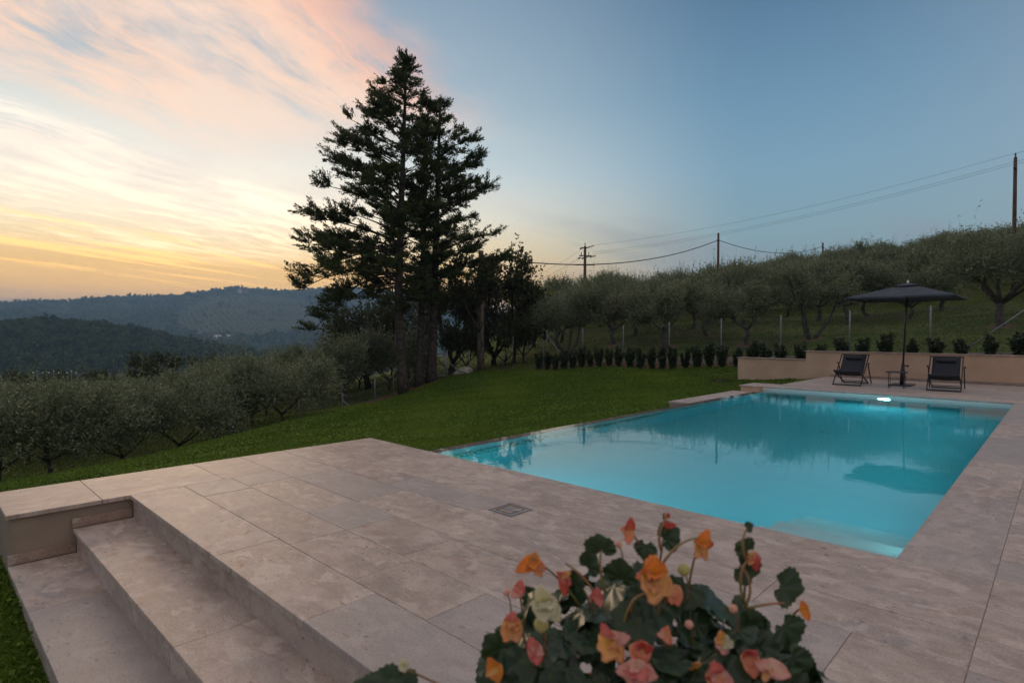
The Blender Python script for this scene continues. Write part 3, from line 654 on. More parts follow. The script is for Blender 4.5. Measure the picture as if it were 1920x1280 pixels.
def broadleaf(name, seed, H, R, th, bark, leaf, n_tw=850, leaf_l=.105, leaf_w=.034, per=13, shoots=26, tr=.15, limbs=4, open_=.0, flat=.75, fork=False, droop=0.0):
    """tree with forked limbs and a crown of leafy twigs; returns the root Empty (unlabelled)"""
    g = np.random.default_rng(seed); root = thing(name, None, None); mb = MB(); cl = []
    if fork: starts = [((.05*g.normal(), .05*g.normal(), -.2), s) for s in (-1, 1)]
    top = np.array([g.normal()*.09, g.normal()*.09, th]); a0 = g.uniform(0, 6.28)
    if not fork: mb.tube(bend((0, 0, -.25), top, g, 4, .10), [tr*1.5, tr*1.12, tr, tr*.95, tr*.9], 9)
    for i in range(limbs):
        an = a0+6.283*i/limbs+g.uniform(-.4, .4); rr = R*g.uniform(.42, .62); st = top if not fork else np.array([0, 0, -.25])
        en = np.array([math.cos(an)*rr, math.sin(an)*rr, th+(H-th)*g.uniform(.38, .55)])
        mid = st+(en-st)*.5+np.array([math.cos(an), math.sin(an), -.2])*R*.10; w = tr*(.62 if not fork else .8)
        mb.tube([st, (st+mid)/2+g.normal(size=3)*.03, mid, (mid+en)/2+g.normal(size=3)*.05, en], [w, w*.85, w*.7, w*.55, w*.4], 7)
        for k in range(4):
            an2 = an+g.uniform(-1.1, 1.1); q = en+np.array([math.cos(an2)*R*g.uniform(.1, .48), math.sin(an2)*R*g.uniform(.1, .48), (H-th)*g.uniform(-.12, .34)])
            mb.tube(bend(mid+(en-mid)*g.uniform(.3, 1), q, g, 3, .12), [w*.4, w*.3, w*.2, w*.12], 5); cl.append((q, R*g.uniform(.26, .40)))
        cl.append((en, R*.33))
    cl.append((np.array([0, 0, th+(H-th)*.62]), R*.42))
    c = np.array([q for q, r in cl]); r = np.array([r for q, r in cl]); idx = g.choice(len(cl), n_tw, p=r**2/np.sum(r**2))
    off = unit(g.normal(size=(n_tw, 3)))*(g.random(n_tw)**.45)[:, None]*r[idx, None]; off[:, 2] *= flat
    pos = c[idx]+off; keep = pos[:, 2] > th*.75-droop; pos = pos[keep]; n = len(pos)
    d = unit((pos-np.array([0, 0, th+(H-th)*.35]))*np.array([.55, .55, .6])/R+np.array([0, 0, .42-droop*.6])+g.normal(size=(n, 3))*.42)
    ln = g.uniform(.28, .58, n)*R/1.5; tw = g.random(n)
    # upright shoots on the crown's top
    sp = c[g.integers(0, len(cl), shoots)]+g.normal(size=(shoots, 3))*R*.2; sp[:, 2] = np.maximum(sp[:, 2], th+(H-th)*.62)
    pos = np.concatenate([pos, sp]); d = np.concatenate([d, unit(np.array([0, 0, 1.0])+g.normal(size=(shoots, 3))*.22)]); ln = np.concatenate([ln, g.uniform(.55, 1.0, shoots)*R/1.7]); tw = np.concatenate([tw, g.random(shoots)]); n = len(pos)
    u = g.random((n, per)); base = pos[:, None]+d[:, None]*(u*ln[:, None])[..., None]+g.normal(size=(n, per, 3))*.012
    dirs = unit(d[:, None]*.75+g.normal(size=(n, per, 3))*.62); m = n*per
    tint = np.clip(.55*np.repeat(tw, per)+.55*g.random(m)-.05, 0, 1)
    leaf_obj('crown', base.reshape(-1, 3), dirs.reshape(-1, 3), leaf_l*g.uniform(.7, 1.25, m), leaf_w*g.uniform(.8, 1.2, m), tint, leaf, g, root)
    k = min(n, 160); sel = g.choice(n, k, replace=False); tm = MB()
    for i in sel: tm.tube([pos[i]-d[i]*ln[i]*.25, pos[i]+d[i]*ln[i]*.5, pos[i]+d[i]*ln[i]*.95], [.010*R/1.5, .007*R/1.5, .003], 4, False)
    b0 = len(mb.v); mb.v += tm.v; mb.f += [tuple(q+b0 for q in fc) for fc in tm.f]; mb.fm += tm.fm; mb.smooth += tm.smooth
    mb.build('trunk', bark, root)
    return root

def copy_tree(src, loc, rz, s, label=None, cat=None, group=None, first=False):
    r = src if first else src.copy()
    if not first:
        COL.objects.link(r)
        for ch in src.children: c = ch.copy(); COL.objects.link(c); c.parent = r
    r.location = loc; r.rotation_euler = (0, 0, rz); r.scale = (s, s, s)
    return tag(r, label, cat, group)

OP = [broadleaf('olive_tree', 100+i, 3.0, 1.85, .75+.1*(i % 2), BARKO, OLIVE, n_tw=1650, shoots=64, limbs=3+i % 2, tr=.10, droop=.12) for i in range(5)]
OL = [broadleaf('olive_tree', 120+i, 2.7, 1.95, .45, BARKO, OLIVE, n_tw=1500, shoots=60, limbs=4, droop=.38, tr=.065) for i in range(4)]
OB = broadleaf('olive_tree', 153, 4.3, 2.3, .95, BARKO, OLIVE, n_tw=3400, shoots=60, limbs=5, tr=.17, per=14, droop=.2)
OF = broadleaf('olive_tree', 140, 3.0, 1.8, .9, BARKO, OLIVE, n_tw=1250, shoots=34, limbs=3, fork=True, tr=.12)
used = set()
def olive(src, p, h, label, group=None):
    f = src.name not in used; used.add(src.name); g = random
    if label is None: return
    copy_tree(src, p, g.uniform(0, 6.28), h/3.0, label, 'olive tree', group, f)

front = [(1066, 34.0, 3.4, 'f', 'olive tree with two slim trunks beside the braced end post of the long fence'),
         (1150, 33.0, 3.3, 0, 'olive tree with a dark trunk, second from the braced end of the long fence'),
         (1193, 36.0, 2.6, 1, 'thin small olive tree set back just right of the second dark olive trunk'),
         (1250, 30.5, 3.3, 2, 'wide olive tree with thick forked trunk behind a fence post, left of the bare pole'),
         (1325, 32.0, 3.0, 3, 'olive tree in the second row below the tall bare pole on the hill'),
         (1402, 28.4, 3.1, 4, 'olive tree with one straight trunk, above the low end of the garden wall'),
         (1520, 27.2, 3.2, 'f', 'olive tree with a v-shaped double trunk above the step of the garden wall'),
         (1592, 33.0, 3.7, 1, 'broad old olive tree with a thick trunk seen under the left edge of the parasol'),
         (1626, 39.0, 3.6, 2, 'gnarled olive tree standing behind the parasol canopy, thick dark trunk'),
         (1706, 33.0, 2.9, 0, 'olive tree directly behind the parasol top with a slim dark trunk'),
         (1878, 24.0, 4.3, 3, 'largest olive tree, full crown at the right edge above the fence'),
         (1975, 28.0, 4.2, 4, 'olive tree partly cut off at the right edge of the view')]
for px, D, h, k, lab in front:
    p = ground_at(px, D); OLIVES.append((p.x, p.y, .95)); olive(OF if k == 'f' else OB if h > 4.2 else OP[k], p, h*.95 if h <= 4.2 else h*2.85/4.3, lab, 'olive trees behind the chain-link fence')
rr_ = random.Random(11)
for D in (38, 43, 49, 55, 61, 68, 76):
    st = 4.3*1089/D; px = 990+rr_.uniform(0, st)
    while px < 2010:
        q = px+rr_.uniform(-.22, .22)*st; dd = D+rr_.uniform(-1.5, 1.5)
        if not (1600 < q < 1690 and D < 48) and not (D < 45 and 1780 < q < 1830):
            olive(OP[rr_.randrange(5)], ground_at(q, dd), rr_.uniform(3.1, 4.1), 'silvery olive tree in the back rows on the hillside, trunk hidden by nearer trees', 'back rows of hillside olive trees')
        px += st
leftf = [(100, 12.3, 2.1, 0, 'small olive tree with a thin bent trunk at the edge of the grass, far left'),
         (-8, 11.6, 2.0, 1, 'olive tree cut off by the left edge of the view'),
         (225, 14.6, 2.2, 'f', 'low bushy olive tree hanging down to the grass right of the thin bent trunk'),
         (335, 16.0, 2.3, 2, 'bushy olive tree in the dark grove in front of the round dark bush'),
         (440, 19.5, 2.6, 3, 'olive tree with pale upright shoots at the middle of the left grove'),
         (535, 19.0, 2.25, 4, 'olive tree with one straight dark trunk at the lawn edge, left of the dirt path'),
         (655, 31.0, 3.5, 2, 'rounded full olive tree beside the dirt path left of the tall cypress trunks'),
         (590, 37.0, 3.3, 0, 'olive tree behind the rounded one, left of the tall cypresses')]
for px, D, h, k, lab in leftf: olive(OL[1] if k == 'f' else OP[k] if D > 30 else OL[(k+2) % 4], ground_at(px, D), h, lab, 'olive trees of the lower grove')
for D in (18.5, 23, 28, 34, 41, 49):
    st = 3.0*1089/D; px = -70+rr_.uniform(0, st)
    while px < (560 if D < 30 else 800):
        q = px+rr_.uniform(-.2, .2)*st; dd = D+rr_.uniform(-1.0, 1.0); p = ground_at(q, dd)
        if not inside(np.array([[p.x, p.y]]), LAWN)[0] and dist_poly(np.array([[p.x, p.y]]), PATH)[0] > 2.0 and dist_poly(np.array([[p.x, p.y]]), EDGE)[0] > 1.2 and not (560 < q < 720 and D < 33):
            olive(OL[rr_.randrange(4)], p, (rr_.uniform(2.0, 2.4) if q < 400 else rr_.uniform(2.4, 2.9) if q < 560 else rr_.uniform(3.0, 3.6)), 'grey green olive tree inside the dark lower grove, crown merging with its neighbours', 'inner olive trees of the lower grove')
        px += st

# dark broadleaf trees around and behind the cypresses
def dec(seed, px, D, H, R, th, label, leaf=DECID, **kw):
    t = broadleaf(kw.pop('name', 'broadleaf_tree'), seed, H, R, th, BARK, leaf, leaf_l=kw.pop('leaf_l', .17), leaf_w=kw.pop('leaf_w', .10), per=10, shoots=kw.pop('shoots', 20), **kw)
    return copy_tree(t, ground_at(px, D), seed*.7, 1.0, label, kw.get('cat', 'tree'), None, True)
dec(201, 690, 40, 5.6, 3.0, 1.4, 'dark broadleaf tree showing left of the tall cypress trunks against the blue hill', n_tw=900, tr=.2)
dec(202, 765, 43, 7.2, 3.0, 1.6, 'dark broadleaf tree filling the gap between the cypress trunks', n_tw=900, tr=.2)
dec(203, 850, 38, 7.8, 2.8, .7, 'tall dark thicket tree just right of the cypress trunks', n_tw=1000, tr=.2)
dec(204, 925, 37, 6.0, 2.5, .5, 'dense dark tree behind the weathered wooden pole', n_tw=900, tr=.18)
dec(205, 962, 35.5, 7.3, 1.75, 2.0, 'open crowned small tree with spreading leafy twigs at the right of the cypress group', n_tw=430, tr=.10, leaf_l=.19, shoots=26)
dec(206, 897, 32.0, 7.2, 1.5, 2.2, 'slender tree rising above the weathered wooden pole', n_tw=420, tr=.08, shoots=10)
dec(207, 1000, 44, 5.4, 1.6, 1.0, 'yellowing bushy tree peeping out behind the open crowned tree', YELLOWL, n_tw=500, tr=.12)
for i, (px, D, h) in enumerate(((872, 34.5, 3.0), (985, 34.5, 3.2))):
    dec(211+i, px, D, h, 1.5, .4, ('low dark shrub beside the stone heap and the wooden pole', 'dark shrubby growth at the foot of the open crowned tree, by the braced post')[i], n_tw=420, tr=.07, name='shrub', leaf_l=.13, leaf_w=.07)
dec(213, 845, 35.5, 3.4, 2.0, .3, 'dark thicket shrub just right of the cypress trunks, behind the gate', n_tw=600, tr=.07, name='shrub', leaf_l=.14, leaf_w=.08)
dec(214, 942, 34.6, 3.0, 1.7, .3, 'dark thicket shrub between the wooden pole and the open crowned tree', n_tw=560, tr=.07, name='shrub', leaf_l=.13, leaf_w=.075)
dec(221, 283, 47, 5.0, 1.9, .5, 'round dark evergreen bush standing above the lower olive grove', n_tw=520, tr=.12, name='evergreen_bush', shoots=4)
dec(222, 386, 55, 5.6, 1.5, .5, 'smaller dark evergreen bush right of the round one above the grove', n_tw=420, tr=.12, name='evergreen_bush', shoots=4)
for i, (px, D, h, R) in enumerate(((60, 74, 5.4, 3.2), (150, 80, 6.2, 3.0), (205, 84, 5.6, 2.8), (-20, 78, 5.2, 3.4))):
    dec(231+i, px, D, h, R, .6, 'dark valley tree just beyond the lower olive grove, behind the small pole tops', n_tw=420, tr=.14, leaf_l=.3, leaf_w=.17, shoots=3)['group'] = 'dark trees beyond the lower grove'

def cypress(seed, px, D, H, lean, prof, label, tr, f0, DN=8.0, extra=()):
    """prof: (height fraction, limb length to picture-left, to picture-right)"""
    g = np.random.default_rng(seed); base = ground_at(px, D); root = thing('cypress_tree', label, 'tree', base)
    left = np.array([-math.cos(YAW), math.sin(YAW), 0]); fw = np.array([math.sin(YAW), math.cos(YAW), 0])
    ax = lambda f: np.array([0, 0, H*f-.3*(1-f)])+left*lean(f)+fw*.05*math.sin(f*5)
    ks = np.linspace(0, 1, 16); mb = MB()
    mb.tube([ax(k) for k in ks], [tr*(1.28 if k < .01 else 1.0)*(1-k)**.8+.02 for k in ks], 14)
    fz = [p[0] for p in prof]; B, Dr, T, BL = [], [], [], []
    n_l = int(H*DN)
    lm = MB()
    for i in range(n_l+len(extra)):
        f = f0+(0.985-f0)*((i+g.random())/n_l)**.93; az = g.uniform(0, 6.283)
        if i >= n_l: f, az, ext_L, ext_r, ext_d = extra[i-n_l]
        c = math.cos(az)   # c=1 -> picture left
        vary = g.uniform(.66, 1.05)*(1-.22*abs(math.sin(az))); drp = np.interp(f, [0, .3, .5, 1], [.46, .36, .16, .0]); L = 1.0
        hd = left*c+fw*math.sin(az); rise = np.interp(f, [0, .3, .45, .6, .85, 1], [.1, .22, .45, .60, .58, .35])+g.uniform(-.12, .12)
        for _ in range(5):                                    # limb length is set by the outline at its tip's height
            ft = min(1.0, f+(rise-drp)*L/H); L = (np.interp(ft, fz, [p[1] for p in prof])*(1+c)/2+np.interp(ft, fz, [p[2] for p in prof])*(1-c)/2)*vary
        if i >= n_l: L, rise, drp = ext_L, ext_r, ext_d
        if L < .12: continue
        s = ax(f)
        def path(t): return s+hd*L*t+np.array([0, 0, 1])*L*(rise*t-drp*t*t)
        bw = hd_perp = np.cross(hd, [0, 0, 1]); wob = g.normal()*.10*L
        P = lambda t: path(t)+bw*wob*math.sin(t*3.1)
        r0 = min(.07, .012+.014*L); lm.tube([P(t) for t in (0, .25, .5, .75, 1)], [r0, r0*.8, r0*.6, r0*.4, .012], 5, False)
        npad = max(2, int(L*2.3)); t0 = .30 if L > 2 else .15
        for t in t0+(1-t0)*(np.arange(npad)+g.random(npad))/npad:   # feathery sprays in separate tufts, thinner towards the trunk
            if g.random() < .95*(1-t)+.05: continue
            pr = (.30+.10*min(L, 4.5))*(.55+.55*t)*g.uniform(.65, 1.15); q0 = P(min(1.0, t))
            for _ in range(5+int(g.integers(0, 4))):
                sa = g.uniform(-1.7, 1.7); bd = hd*math.cos(sa)+bw*math.sin(sa)+np.array([0, 0, g.uniform(-.05, .95)]); bd /= np.linalg.norm(bd); bl = pr*g.uniform(.7, 1.6)
                lm.tube([q0, q0+bd*bl*.5, q0+bd*bl], [.013, .009, .004], 3, False)
                for u in np.arange(.22, 1.06, .11/max(bl, .11)): BL.append((q0+bd*bl*u, bd))
    for k in np.linspace(.90, 1.0, 14): BL.append((ax(k), np.array([0, 0, 1.0])))
    mb.build('trunk', BARK, root); lm.build('limbs', BARK, root)
    c = np.array([b[0] for b in BL]); bd = np.array([b[1] for b in BL]); n = len(c); per = 9
    sz = g.uniform(.6, 1.3, n)
    pos = c[:, None]+g.normal(size=(n, per, 3))*np.array([.060, .060, .045])*sz[:, None, None]
    d = unit(bd[:, None]*1.0+g.normal(size=(n, per, 3))*.42+np.array([0, 0, .22])); m = n*per
    tint = np.clip(np.repeat(g.random(n)*.6, per)+g.random(m)*.45, 0, 1)
    leaf_obj('crown', pos.reshape(-1, 3), d.reshape(-1, 3), g.uniform(.09, .20, m), g.uniform(.035, .062, m), tint, CYPL, g, root, .1)
    return root
cypress(301, 758, 29.5, 17.1, lambda f: .30*math.sin(min(f, .35)/.35*1.57)-.42*max(0, f-.35)/.65,
        [(.20, .2, .2), (.27, 1.2, .6), (.31, 5.1, 1.6), (.36, 5.9, 2.0), (.46, 5.3, 2.4), (.55, 4.9, 2.2), (.66, 4.4, 1.9), (.74, 3.8, 1.6), (.80, 3.4, 1.4), (.84, 2.6, 1.4), (.90, 1.8, 1.1), (.94, .62, .70), (.97, .25, .30), (1, .03, .03)],
        'tallest cypress with a pointed top, frontmost trunk at the lawn edge', .25, .24, 8.2,
        extra=((.41, .10, 4.9, .16, .36), (.39, -.25, 4.9, .08, .36), (.36, .30, 4.2, .05, .40), (.34, -.05, 3.7, .0, .52), (.43, .4, 4.6, .15, .25), (.37, .0, 4.4, .1, .80)))
cypress(302, 784, 31.3, 15.4, lambda f: -.55*f, [(.22, .2, .2), (.30, 2.6, 1.2), (.45, 3.2, 2.0), (.65, 2.4, 2.2), (.82, 1.5, 1.7), (.93, .8, 1.1), (1, .1, .1)],
        'middle cypress of the three, slimmer dark trunk between its neighbours', .20, .30, 5.6)
cypress(303, 808, 31.8, 15.5, lambda f: -.50*f, [(.22, .2, .2), (.30, 1.0, 2.4), (.36, 2.2, 3.8), (.47, 2.4, 4.6), (.58, 2.2, 4.4), (.68, 1.9, 3.6), (.76, 1.6, 3.2), (.82, 1.3, 2.6), (.90, 1.1, 1.55), (.96, .7, .8), (1, .1, .1)],
        'right hand cypress whose limbs sweep up to the right, thick straight trunk', .27, .28, 6.8)

# ------------------------------------------------------------------ hedge, fences, poles and lines
def laurel(seed):
    g = np.random.default_rng(seed); root = thing('laurel_shrub', None, None); m = MB(); B, Dv = [], []
    for i in range(9):
        a = g.uniform(0, 6.28); e = np.array([math.cos(a)*g.uniform(.08, .29), math.sin(a)*g.uniform(.08, .29), g.uniform(.5, .95)]); s = np.array([math.cos(a)*.03, math.sin(a)*.03, -.05])
        m.tube([s, (s+e)/2+g.normal(size=3)*.02, e], [.009, .007, .003], 4, False)
        for k in range(150):
            t = g.uniform(.12, 1.03); B.append(s+(e-s)*t+g.normal(size=3)*np.array([.035, .035, .02])); v = g.normal(size=3); v[2] = abs(v[2])*.6+.35; Dv.append(v)
    m.build('stems', BARK, root); B = np.array(B); n = len(B)
    leaf_obj('foliage', B, unit(np.array(Dv)), g.uniform(.08, .135, n), g.uniform(.035, .056, n), g.random(n), LAUREL, g, root, .2)
    return root
LP = [laurel(400+i) for i in range(4)]; ly = 20.3; k = 0; lused = set()
while ly > -4:
    x = 23.35+random.uniform(-.06, .06); src = LP[random.randrange(4)]; f = src.name not in lused; lused.add(src.name)
    over = ly < 8.3
    copy_tree(src, (x, ly, tz(x, ly)), random.uniform(0, 6.28), random.uniform(.80, 1.12)*(.98 if not over else .92),
              'young dark laurel shrub of the hedge row, standing above the garden wall' if over else 'young dark laurel shrub of the hedge row at the far side of the lawn', 'shrub',
              'hedge shrubs above the garden wall' if over else 'hedge shrubs along the lawn', f)
    ly -= random.uniform(.52, .60) if not over else random.uniform(.62, .76)

def post_mb(p, h, r, o): m = MB(); m.tube([p-o, p-o+Vector((0, 0, h)), p-o+Vector((0, 0, h+.012))], [r, r, r*.4], 8); return m
def wire_mesh(m, A, B, za, zb, h0, h1, pitch, o, r=.0012):
    """diagonal chain-link wires between plan points A and B over the ground line"""
    A, B = Vector(A), Vector(B); L = (B-A).length; hh = h1-h0
    gz = lambda s: za+(zb-za)*s/L
    def pt(s, h): p = A+(B-A)*(s/L); return Vector((p.x, p.y, gz(s)+h))-o
    s = -hh
    while s < L:
        for sg in (1, -1):
            a = (s, h0) if sg > 0 else (s, h1); b = (s+hh, h1) if sg > 0 else (s+hh, h0)
            if a[0] < 0: a = (0, a[1]+sg*(0-a[0]))
            if b[0] > L: b = (L, b[1]-sg*(b[0]-L))
            if b[0]-a[0] > .02: m.tube([pt(*a), pt(*b)], r, 3, False)
        s += pitch
    for h in (h0, (h0+h1)/2, h1): m.tube([pt(0, h), pt(L, h)], r*1.2, 3, False)

def long_fence():
    o = Vector((24.7, 9, 0)); t = thing('chain_link_fence', 'long chain-link fence with grey steel posts in front of the hillside olive trees', 'fence', o)
    ys = [20.9, 18.43, 15.93, 13.43, 10.93, 8.43, 5.93, 3.43, .93, -1.57, -4.07]; zs = {y: 1.548+.0492*(18.43-y)-1.62 for y in ys}
    for y in ys: post_mb(Vector((24.7, y, min(zs[y], tz(24.7, y))-.1)), zs[y]+1.64-min(zs[y], tz(24.7, y))+.1, .026, o).build('post', STEEL, t)
    for a, b in ((20.9, 19.6), (.93, 2.4)):
        m = MB(); za = zs[20.9] if a > 20 else zs[.93]; m.tube([Vector((24.7, a, za+1.35))-o, Vector((24.7, b, za+.05))-o], .021, 8); m.build('brace', STEEL, t)
    w = MB(); wire_mesh(w, (24.66, 20.9, 0), (24.66, -4.07, 0), zs[20.9], zs[-4.07], .03, 1.58, .075, o); w.build('wire_mesh', STEEL, t)
    kb = MB()
    for y0, y1 in zip(ys[:-1], ys[1:]): kb.add([Vector(p)-o for p in ((24.3, y0, zs[y0]-.6), (24.3, y1, zs[y1]-.6), (24.3, y1, zs[y1]-.02), (24.3, y0, zs[y0]-.02), (24.5, y0, zs[y0]-.02), (24.5, y1, zs[y1]-.02), (24.5, y1, zs[y1]-.6), (24.5, y0, zs[y0]-.6))], [(0, 1, 2, 3), (3, 2, 5, 4), (4, 5, 6, 7), (0, 3, 4, 7), (1, 6, 5, 2)])
    kb.build('kerb', CONC, t)
long_fence()

def lower_fence():
    P = [ground_at(px, D) for px, D in ((560, 19.0), (642, 24.6), (703, 28.0), (738, 29.8), (780, 31.6), (838, 32.0), (880, 32.8), (898, 33.2))]; o = P[2].copy()
    t = thing('garden_fence', 'low wire fence with thin steel posts running down beside the dirt path', 'fence', o); H = [.75, .70, 1.12, 1.25, 1.62, 1.50, 1.25, 1.6]
    for p, h in zip(P, H): post_mb(p-Vector((0, 0, .1)), h+.1, .035 if h > 1.4 else .024, o).build('post', STEEL if h < 1.6 else CONC, t)
    for i, q, hh in ((1, Vector((.35, -.25, 0)), .40), (4, Vector((-.55, .15, 0)), .85), (5, Vector((.85, -.55, 0)), .95)):
        m = MB(); m.tube([P[i]+Vector((0, 0, hh))-o, P[i]+q+Vector((0, 0, .02))-o], .02, 6); m.build('brace', STEEL, t)
    for run in ((0, 1, 2, 3), (5, 6)):
      w = MB()
      for i in run: wire_mesh(w, (P[i].x, P[i].y, 0), (P[i+1].x, P[i+1].y, 0), P[i].z, P[i+1].z, .03, min(H[i], H[i+1])-.06, .12, o)
      w.build('wire_mesh', STEELD, t)
    a, b = P[4], P[5]; gt = thing('wire_gate', 'closed wire gate between the cypress trunks and the braced steel post', 'gate', a); f = MB(); d = (b-a); d.z = 0; d *= .96; s = d*.03
    z0 = .1; z1 = 1.32; lift = Vector((0, 0, max(a.z, b.z)-a.z))
    for p, q in (((s, z0), (s, z1)), ((d, z0), (d, z1)), ((s, z1), (d, z1)), ((s, z0), (d, z0))): f.tube([p[0]+lift+Vector((0, 0, p[1])), q[0]+lift+Vector((0, 0, q[1]))], .024, 8)
    f.build('gate_frame', STEEL, gt); m = MB(); A = a+s+lift; B = a+d+lift; wire_mesh(m, (A.x, A.y, 0), (B.x, B.y, 0), A.z, A.z, z0, z1, .10, a); m.build('wire_mesh', STEELD, gt)
lower_fence()
for i, (px, D, h, lab) in enumerate(((962, 32.3, 1.75, 'dark green steel post with a slanting brace under the open crowned tree'), (989, 33.2, 1.35, 'short dark green steel post between the two braced posts'), (1018, 31.2, 1.5, 'dark green steel post standing against the braced end post of the long fence'))):
    p = ground_at(px, D); t = thing('fence_post', lab, 'fence post', p); post_mb(p-Vector((0, 0, .1)), h+.1, .024, p).build('post_tube', STEELD, t)
    if i == 0: m = MB(); q = ground_at(930, 31.8); m.tube([Vector((0, 0, h-.3)), q-p+Vector((0, 0, .15))], .02, 6); m.build('brace', STEELD, t)

def heap():
    g = np.random.default_rng(61); p = ground_at(874, 32.0)
    for i, (dx, s, lab) in enumerate(((0, .34, 'large pale stone at the right end of the dirt path'), (-.45, .20, 'smaller stone left of the large pale stone on the dirt path'))):
        bm = bmesh.new(); bmesh.ops.create_icosphere(bm, subdivisions=3, radius=1)
        for v in bm.verts: n = v.co.normalized(); k = 1+.22*math.sin(n.x*3+i)*math.cos(n.y*4)+.1*math.sin(n.z*9+n.x*7); v.co = Vector((n.x*1.25, n.y, n.z*.72))*k*s
        me = bpy.data.meshes.new('field_stone'); bm.to_mesh(me); bm.free(); me.materials.append(ROCK); o = link(bpy.data.objects.new('field_stone', me)); q = Vector((p.x+dx*.7, p.y-dx*.7, 0)); o.location = (q.x, q.y, tz(q.x, q.y)+s*.45); tag(o, lab, 'stone')
heap()

def pole(px, py, D, label, r0=.15, r1=.09, mat=WOOD, arms=0, base_px=None, h_extra=0, name='utility_pole'):
    top = at(px, py, D); zb = tz(top.x, top.y)-.3; b = Vector((top.x, top.y, zb)); t = thing(name, label, 'utility pole', b); h = top.z-zb
    m = MB(); m.tube([(0, 0, 0), (0, 0, h*.5), (0, 0, h)], [r0, (r0+r1)/2, r1], 12); m.build('shaft', mat, t)
    return t, top, h
def insul(t, p, d, n=4, L=.5):
    m = MB(); p = Vector(p); d = Vector(d).normalized(); pts, rs = [], []
    for i in range(n): a = p+d*L*(i/n); pts += [a, a+d*L*.3/n, a+d*L*.6/n]; rs += [.035, .085, .03]
    m.tube(pts+[p+d*L], rs+[.02], 8); m.build('insulator', INSUL, t)
def line(a, b, sag, r, label, name='power_line', mat=None):
    a, b = Vector(a), Vector(b); m = MB(); n = 28
    m.tube([a+(b-a)*(i/n)-Vector((0, 0, 4*sag*(i/n)*(1-i/n)))-a for i in range(n+1)], r, 4, False); o = m.build(name, mat or WIRE); o.location = a; tag(o, label, 'cable', None)
    return o
D1, DR, D2, D3, DW = 62, 40, 52, 72, 33.0
t1, p1, h1 = pole(1097, 462, D1, 'utility pole with two short crossarms and insulators rising behind the olive trees', .20, .13)
tR, pR, hR = pole(1904, 296, DR, 'tall utility pole at the upper right edge of the sky', .14, .10)
t2, p2, h2 = pole(1347, 437, D2, 'bare thin pole carrying the single twisted cable above the olive grove', .13, .09)
t3, p3, h3 = pole(1543, 455, D3, 'short pole tip just showing above the olive crowns behind the parasol', .13, .09)
t4, p4, h4 = pole(902, 470, DW, 'weathered pale wooden pole standing among the dark shrubs right of the cypresses', .21, .15, WOODP)
t5, p5, h5 = pole(955, 528, 105, 'distant utility pole hidden behind the tree group', .15, .10)
rgt = Vector((math.cos(YAW), -math.sin(YAW), 0)); fwd_ = Vector((math.sin(YAW), math.cos(YAW), 0))
wd = (pR-p1).normalized(); wd2 = (p5-p1).normalized(); perp = Vector((-wd.y, wd.x, 0)).normalized()
def arm(t, h, L, d, s=.10): m = MB(); m.bar(Vector((0, 0, h))-d*L/2, Vector((0, 0, h))+d*L/2, s, s, .008); m.build('crossarm', WOOD, t)
arm(t1, h1-.15, .7, rgt); arm(t1, h1-1.0, 1.3, (rgt*.9+perp*.3).normalized()); arm(t1, h1-1.95, 2.1, rgt, .13)
for hh, off in ((.05, 0), (-1.0, .5), (-1.0, -.5)):
    insul(t1, Vector((0, 0, h1+hh-.15))+rgt*(.3+off*.4), wd+Vector((0, 0, .05)), 4, .8); insul(t1, Vector((0, 0, h1+hh-.2))-rgt*(.3-off*.4), wd2, 4, .8)
insul(t1, (0, 0, h1), (0, 0, 1), 2, .4); insul(t1, Vector((0, 0, h1-.95))+rgt*.4, (0, 0, 1), 2, .35); insul(t1, Vector((0, 0, h1-.95))-rgt*.4, (0, 0, 1), 2, .35)
arm(tR, hR-.75, .9, (rgt*.25+perp).normalized()); arm(tR, hR-.45, .5, (rgt*.25+perp).normalized(), .08)
for z, o_ in ((0, 0), (-.75, .38), (-.75, -.38)): insul(tR, Vector((0, 0, hR+z))+perp*o_, (0, 0, 1), 2, .34)
k = MB(); k.lathe([(.03, -.08), (.11, -.05), (.11, .05), (.03, .08)], (0, 0, hR-.72), 10); k.build('bracket', STEELD, tR)
for z, z1, o_, lab in ((.32, -.05, 0, 'topmost thin wire of the overhead line crossing the sky at right'), (-.22, -.75, .15, 'middle thin wire of the overhead line crossing the sky at right'), (-.46, -1.0, -.15, 'lowest thin wire of the overhead line crossing the sky at right')):
    line(p1+Vector((0, 0, z1))+wd*.9+perp*o_, pR+Vector((0, 0, z if z > 0 else z))+perp*o_, .75, .008, lab)
    line(pR+Vector((0, 0, z))+perp*o_, pR+Vector((0, 0, z+.9))+perp*o_+wd*25, .2, .011, {'t': 'topmost', 'm': 'middle', 'l': 'lowest'}[lab[0]]+' wire running out of view to the right of the tall edge pole')
    line(p1+Vector((0, 0, z1-.05))+wd2*.9+perp*o_, p5+perp*o_+Vector((0, 0, z1)), .8, .011, {'t': 'topmost', 'm': 'middle', 'l': 'lowest'}[lab[0]]+' thin wire falling left from the crossarm pole behind the trees')
line(p4+Vector((0, 0, -.35)), p2+Vector((0, 0, -.62)), 1.15, .034, 'thick twisted cable hanging between the wooden pole and the bare thin pole')
line(p2+Vector((0, 0, -.62)), p3+Vector((0, 0, -.45)), 1.0, .030, 'twisted cable sagging from the bare pole to the pole tip at right')
e3 = at(1640, 545, 85); e3.z = tz(e3.x, e3.y)+1.5
line(p3+Vector((0, 0, -.45)), e3, .6, .028, 'short cable end dropping behind the olive crowns right of the pole tip')
